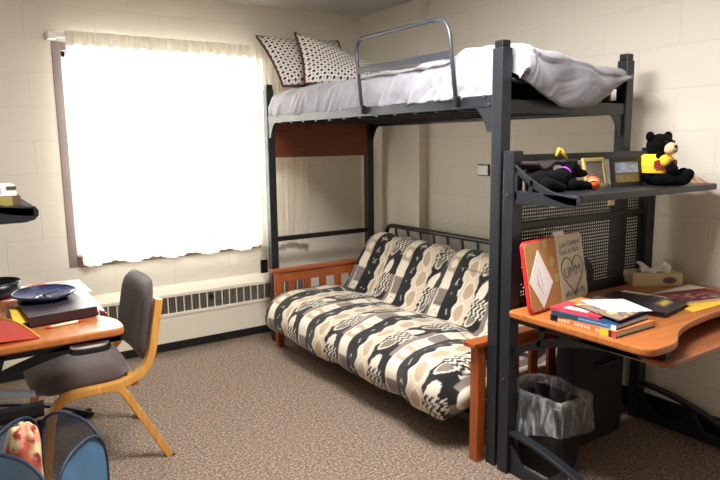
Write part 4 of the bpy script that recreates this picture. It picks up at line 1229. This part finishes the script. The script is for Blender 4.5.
# left shelf books
def fbook(label, x0, x1, y0, y1, z0, z1, cover, front):
    t = thing('book', label, 'book', ((x0+x1)/2, (y0+y1)/2, z0), 0, 'books on the left shelf')
    obj('pages', bx(x0+.003, x1-.004, y0+.003, y1-.003, z0+.002, z1-.002), 'pages', t)
    bm = BM(); box(bm, x0, x1, y0, y1, z0, z0+.002); box(bm, x0, x1, y0, y1, z1-.002, z1); obj('cover_boards', bm, cover, t)
    printed(40, 8, front, basis((x0, y0-.001, z0), (x1-x0, 0, 0), (0, 0, z1-z0)), 'col', 'spine', t)
ZL = 1.219
def fA(u, v): return (96, 70, 50) if u > .88 else ((150, 140, 70) if u > .3+.2*v else (206, 170, 130))
def fB(u, v):
    if .52 < u < .80 and .2 < v < .9: return (74, 60, 140)
    if u > .86 and v > .55: return (70, 60, 54)
    return (238, 230, 222)
fbook('olive and tan book at the bottom of the pile on the left shelf', -2.98, -2.752, -1.86, -1.64, ZL, ZL+.032, 'binderdk', fA)
fbook('white book with a purple label on top of the pile on the left shelf', -2.99, -2.762, -1.85, -1.63, ZL+.033, ZL+.066, 'paper', fB)

# ------------------------------------------------------------------ pop-up hamper
hm = thing('laundry_hamper', 'blue pop-up mesh laundry hamper standing in front of the chair', 'hamper', (-2.78, -2.14, 0))
HN, HR, HB, HL = Vector((-2.80, -2.50, 0)), Vector((-2.615, -2.27, 0)), Vector((-2.775, -1.99, 0)), Vector((-2.96, -2.22, 0))
HH = .53
def panel(nm, a, b, mat, bulge, hh=HH):
    d = b-a; n = Vector((d.y, -d.x, 0)).normalized()
    if n.dot((a+b)/2-(HN+HB)/2) < 0: n = -n
    Wp = d.length
    pts = [(p.x, p.y) for p in round_poly([(0, 0, 0), (Wp, 0, 0), (Wp, hh, 0), (0, hh, 0)], [.03, .03, Wp*.48, Wp*.48], 10)]
    # fabric: fan grid inside the wire
    bm = BM(); cxp, czp = Wp/2, hh*.45; rings_ = []
    K = 8
    def P3(x, z, k): 
        wr = .008*mnoise.noise(Vector((x*14, z*10, a.x*9)))
        return a+d.normalized()*x+n*(bulge*(1-k)+wr)+Vector((0, 0, z))
    ctr = bm.verts.new(P3(cxp, czp, 0)); prev_ = None
    for q in range(1, K+1):
        k = q/K; cur = [bm.verts.new(P3(cxp+(x-cxp)*k, czp+(z-czp)*k, k*k)) for x, z in pts]
        m_ = len(cur)
        for i in range(m_):
            if prev_ is None: bm.faces.new((ctr, cur[i], cur[(i+1) % m_]))
            else: bm.faces.new((prev_[i], cur[i], cur[(i+1) % m_], prev_[(i+1) % m_]))
        prev_ = cur
    bmesh.ops.recalc_face_normals(bm, faces=bm.faces)
    pnl = obj(nm, bm, mat, hm, smooth=True)
    bm = BM(); tube(bm, [a+d.normalized()*x+Vector((0, 0, z+.004)) for x, z in pts], .006, 6, closed=True)
    obj('wire_rim', bm, 'hamperrim', pnl, smooth=True)
panel('side_panel', HN, HR, 'hamperfab', .0)
panel('mesh_panel', HR, HB, 'netting', .01)
panel('mesh_panel', HB, HL, 'netting', .01)
panel('side_panel', HL, HN, 'hamperfab', .0)
bm = BM(); q = [HN, HR, HB, HL]; vs = [bm.verts.new(p+Vector((0, 0, .004))) for p in q]; bm.faces.new(vs); obj('base_panel', bm, 'hamperfab', hm)
bm = BM()
def strap_(a, b): 
    p = Vector((-2.99, -1.80, .465)).lerp(Vector((-2.735, -1.80, .487)), a); return p+Vector((0, .012*b, -.065*b+.006*math.sin(a*5)))
grid(bm, 16, 3, strap_); o_ = obj('carry_strap', bm, 'strap', hm, smooth=True); o_.modifiers.new('t', 'SOLIDIFY').thickness = .008
bm = BM()
grid(bm, 16, 2, lambda a, b: (Vector((-2.99, -1.76, .515)).lerp(Vector((-2.755, -1.76, .48)), a)+Vector((0, .01*b, .026*b+.01*math.sin(a*PI))))); o_ = obj('top_band', bm, 'band', hm, smooth=True); o_.modifiers.new('t', 'SOLIDIFY').thickness = .004
# laundry inside
bm = BM()
def cloth(a, b):
    t = 2*PI*b; r = .075*math.sin(PI*(a*.5))**.45*(1+.25*mnoise.noise(Vector((math.cos(t)*2, math.sin(t)*2, a*2))))
    z = .12+.40*(math.cos(PI*a*.5))**.6+.015*mnoise.noise(Vector((a*6, b*9, 3)))
    return (-2.835+r*math.cos(t)*.8, -2.10+r*.8*math.sin(t), z)
grid(bm, 24, 48, cloth, closed_v=True)
o = obj('printed_cloth', bm, 'col', smooth=True)
def ccol(i, co):
    n = mnoise.noise(co*22); n2 = mnoise.noise(co*38+Vector((4, 4, 4)))
    if n2 > .38: return s2l((150, 44, 40))
    if n > .12: return s2l((230, 206, 150))
    if n > -.15: return s2l((222, 150, 120))
    return s2l((196, 92, 70))
paint(o.data, ccol)
tag(o, 'cream and coral patterned cloth bundled inside the blue hamper', 'laundry')

# ------------------------------------------------------------------ lights
def area(name, loc, rot, sx_, sy_, power, col):
    l = bpy.data.lights.new(name, 'AREA'); l.shape = 'RECTANGLE'; l.size = sx_; l.size_y = sy_; l.energy = power; l.color = col
    o = bpy.data.objects.new(name, l); C.objects.link(o); o.location = loc; o.rotation_euler = rot; return o
area('ceiling_light', (-1.75, -2.65, ZC-.03), (0, 0, 0), .6, .9, 106, (1, .985, .96))
area('daylight', ((WX0+WX1)/2, .35, 1.4), (-PI/2, 0, 0), 1.6, 1.7, 190, (.92, .96, 1))
wd = bpy.data.worlds.new('World'); sc.world = wd; wd.use_nodes = True
bg = wd.node_tree.nodes['Background']; bg.inputs['Color'].default_value = (.9, .95, 1, 1); bg.inputs['Strength'].default_value = 3.0

# ------------------------------------------------------------------ camera
cam = bpy.data.cameras.new('Camera'); co = bpy.data.objects.new('Camera', cam); C.objects.link(co)
yaw, pit, rol = [math.radians(a) for a in (33.72109973, -8.82339305, -0.73492644)]
d = Vector((math.sin(yaw)*math.cos(pit), math.cos(yaw)*math.cos(pit), math.sin(pit)))
r = d.cross(Vector((0, 0, 1))).normalized(); u = r.cross(d)
R_ = r*math.cos(rol)+u*math.sin(rol); U_ = -r*math.sin(rol)+u*math.cos(rol)
m = Matrix.Identity(4)
for i in range(3): m[i][0], m[i][1], m[i][2] = R_[i], U_[i], -d[i]
m[0][3], m[1][3], m[2][3] = -2.98287842, -4.32544681, 1.41843629
co.matrix_world = m
cam.sensor_width = 36; cam.lens = 627.6768831/720*36; cam.clip_start = .02
sc.camera = co
sc.view_settings.view_transform = 'Standard'; sc.view_settings.look = 'None'; sc.view_settings.exposure = 0
sc.cycles.max_bounces = 10; sc.cycles.transparent_max_bounces = 16; sc.cycles.diffuse_bounces = 6
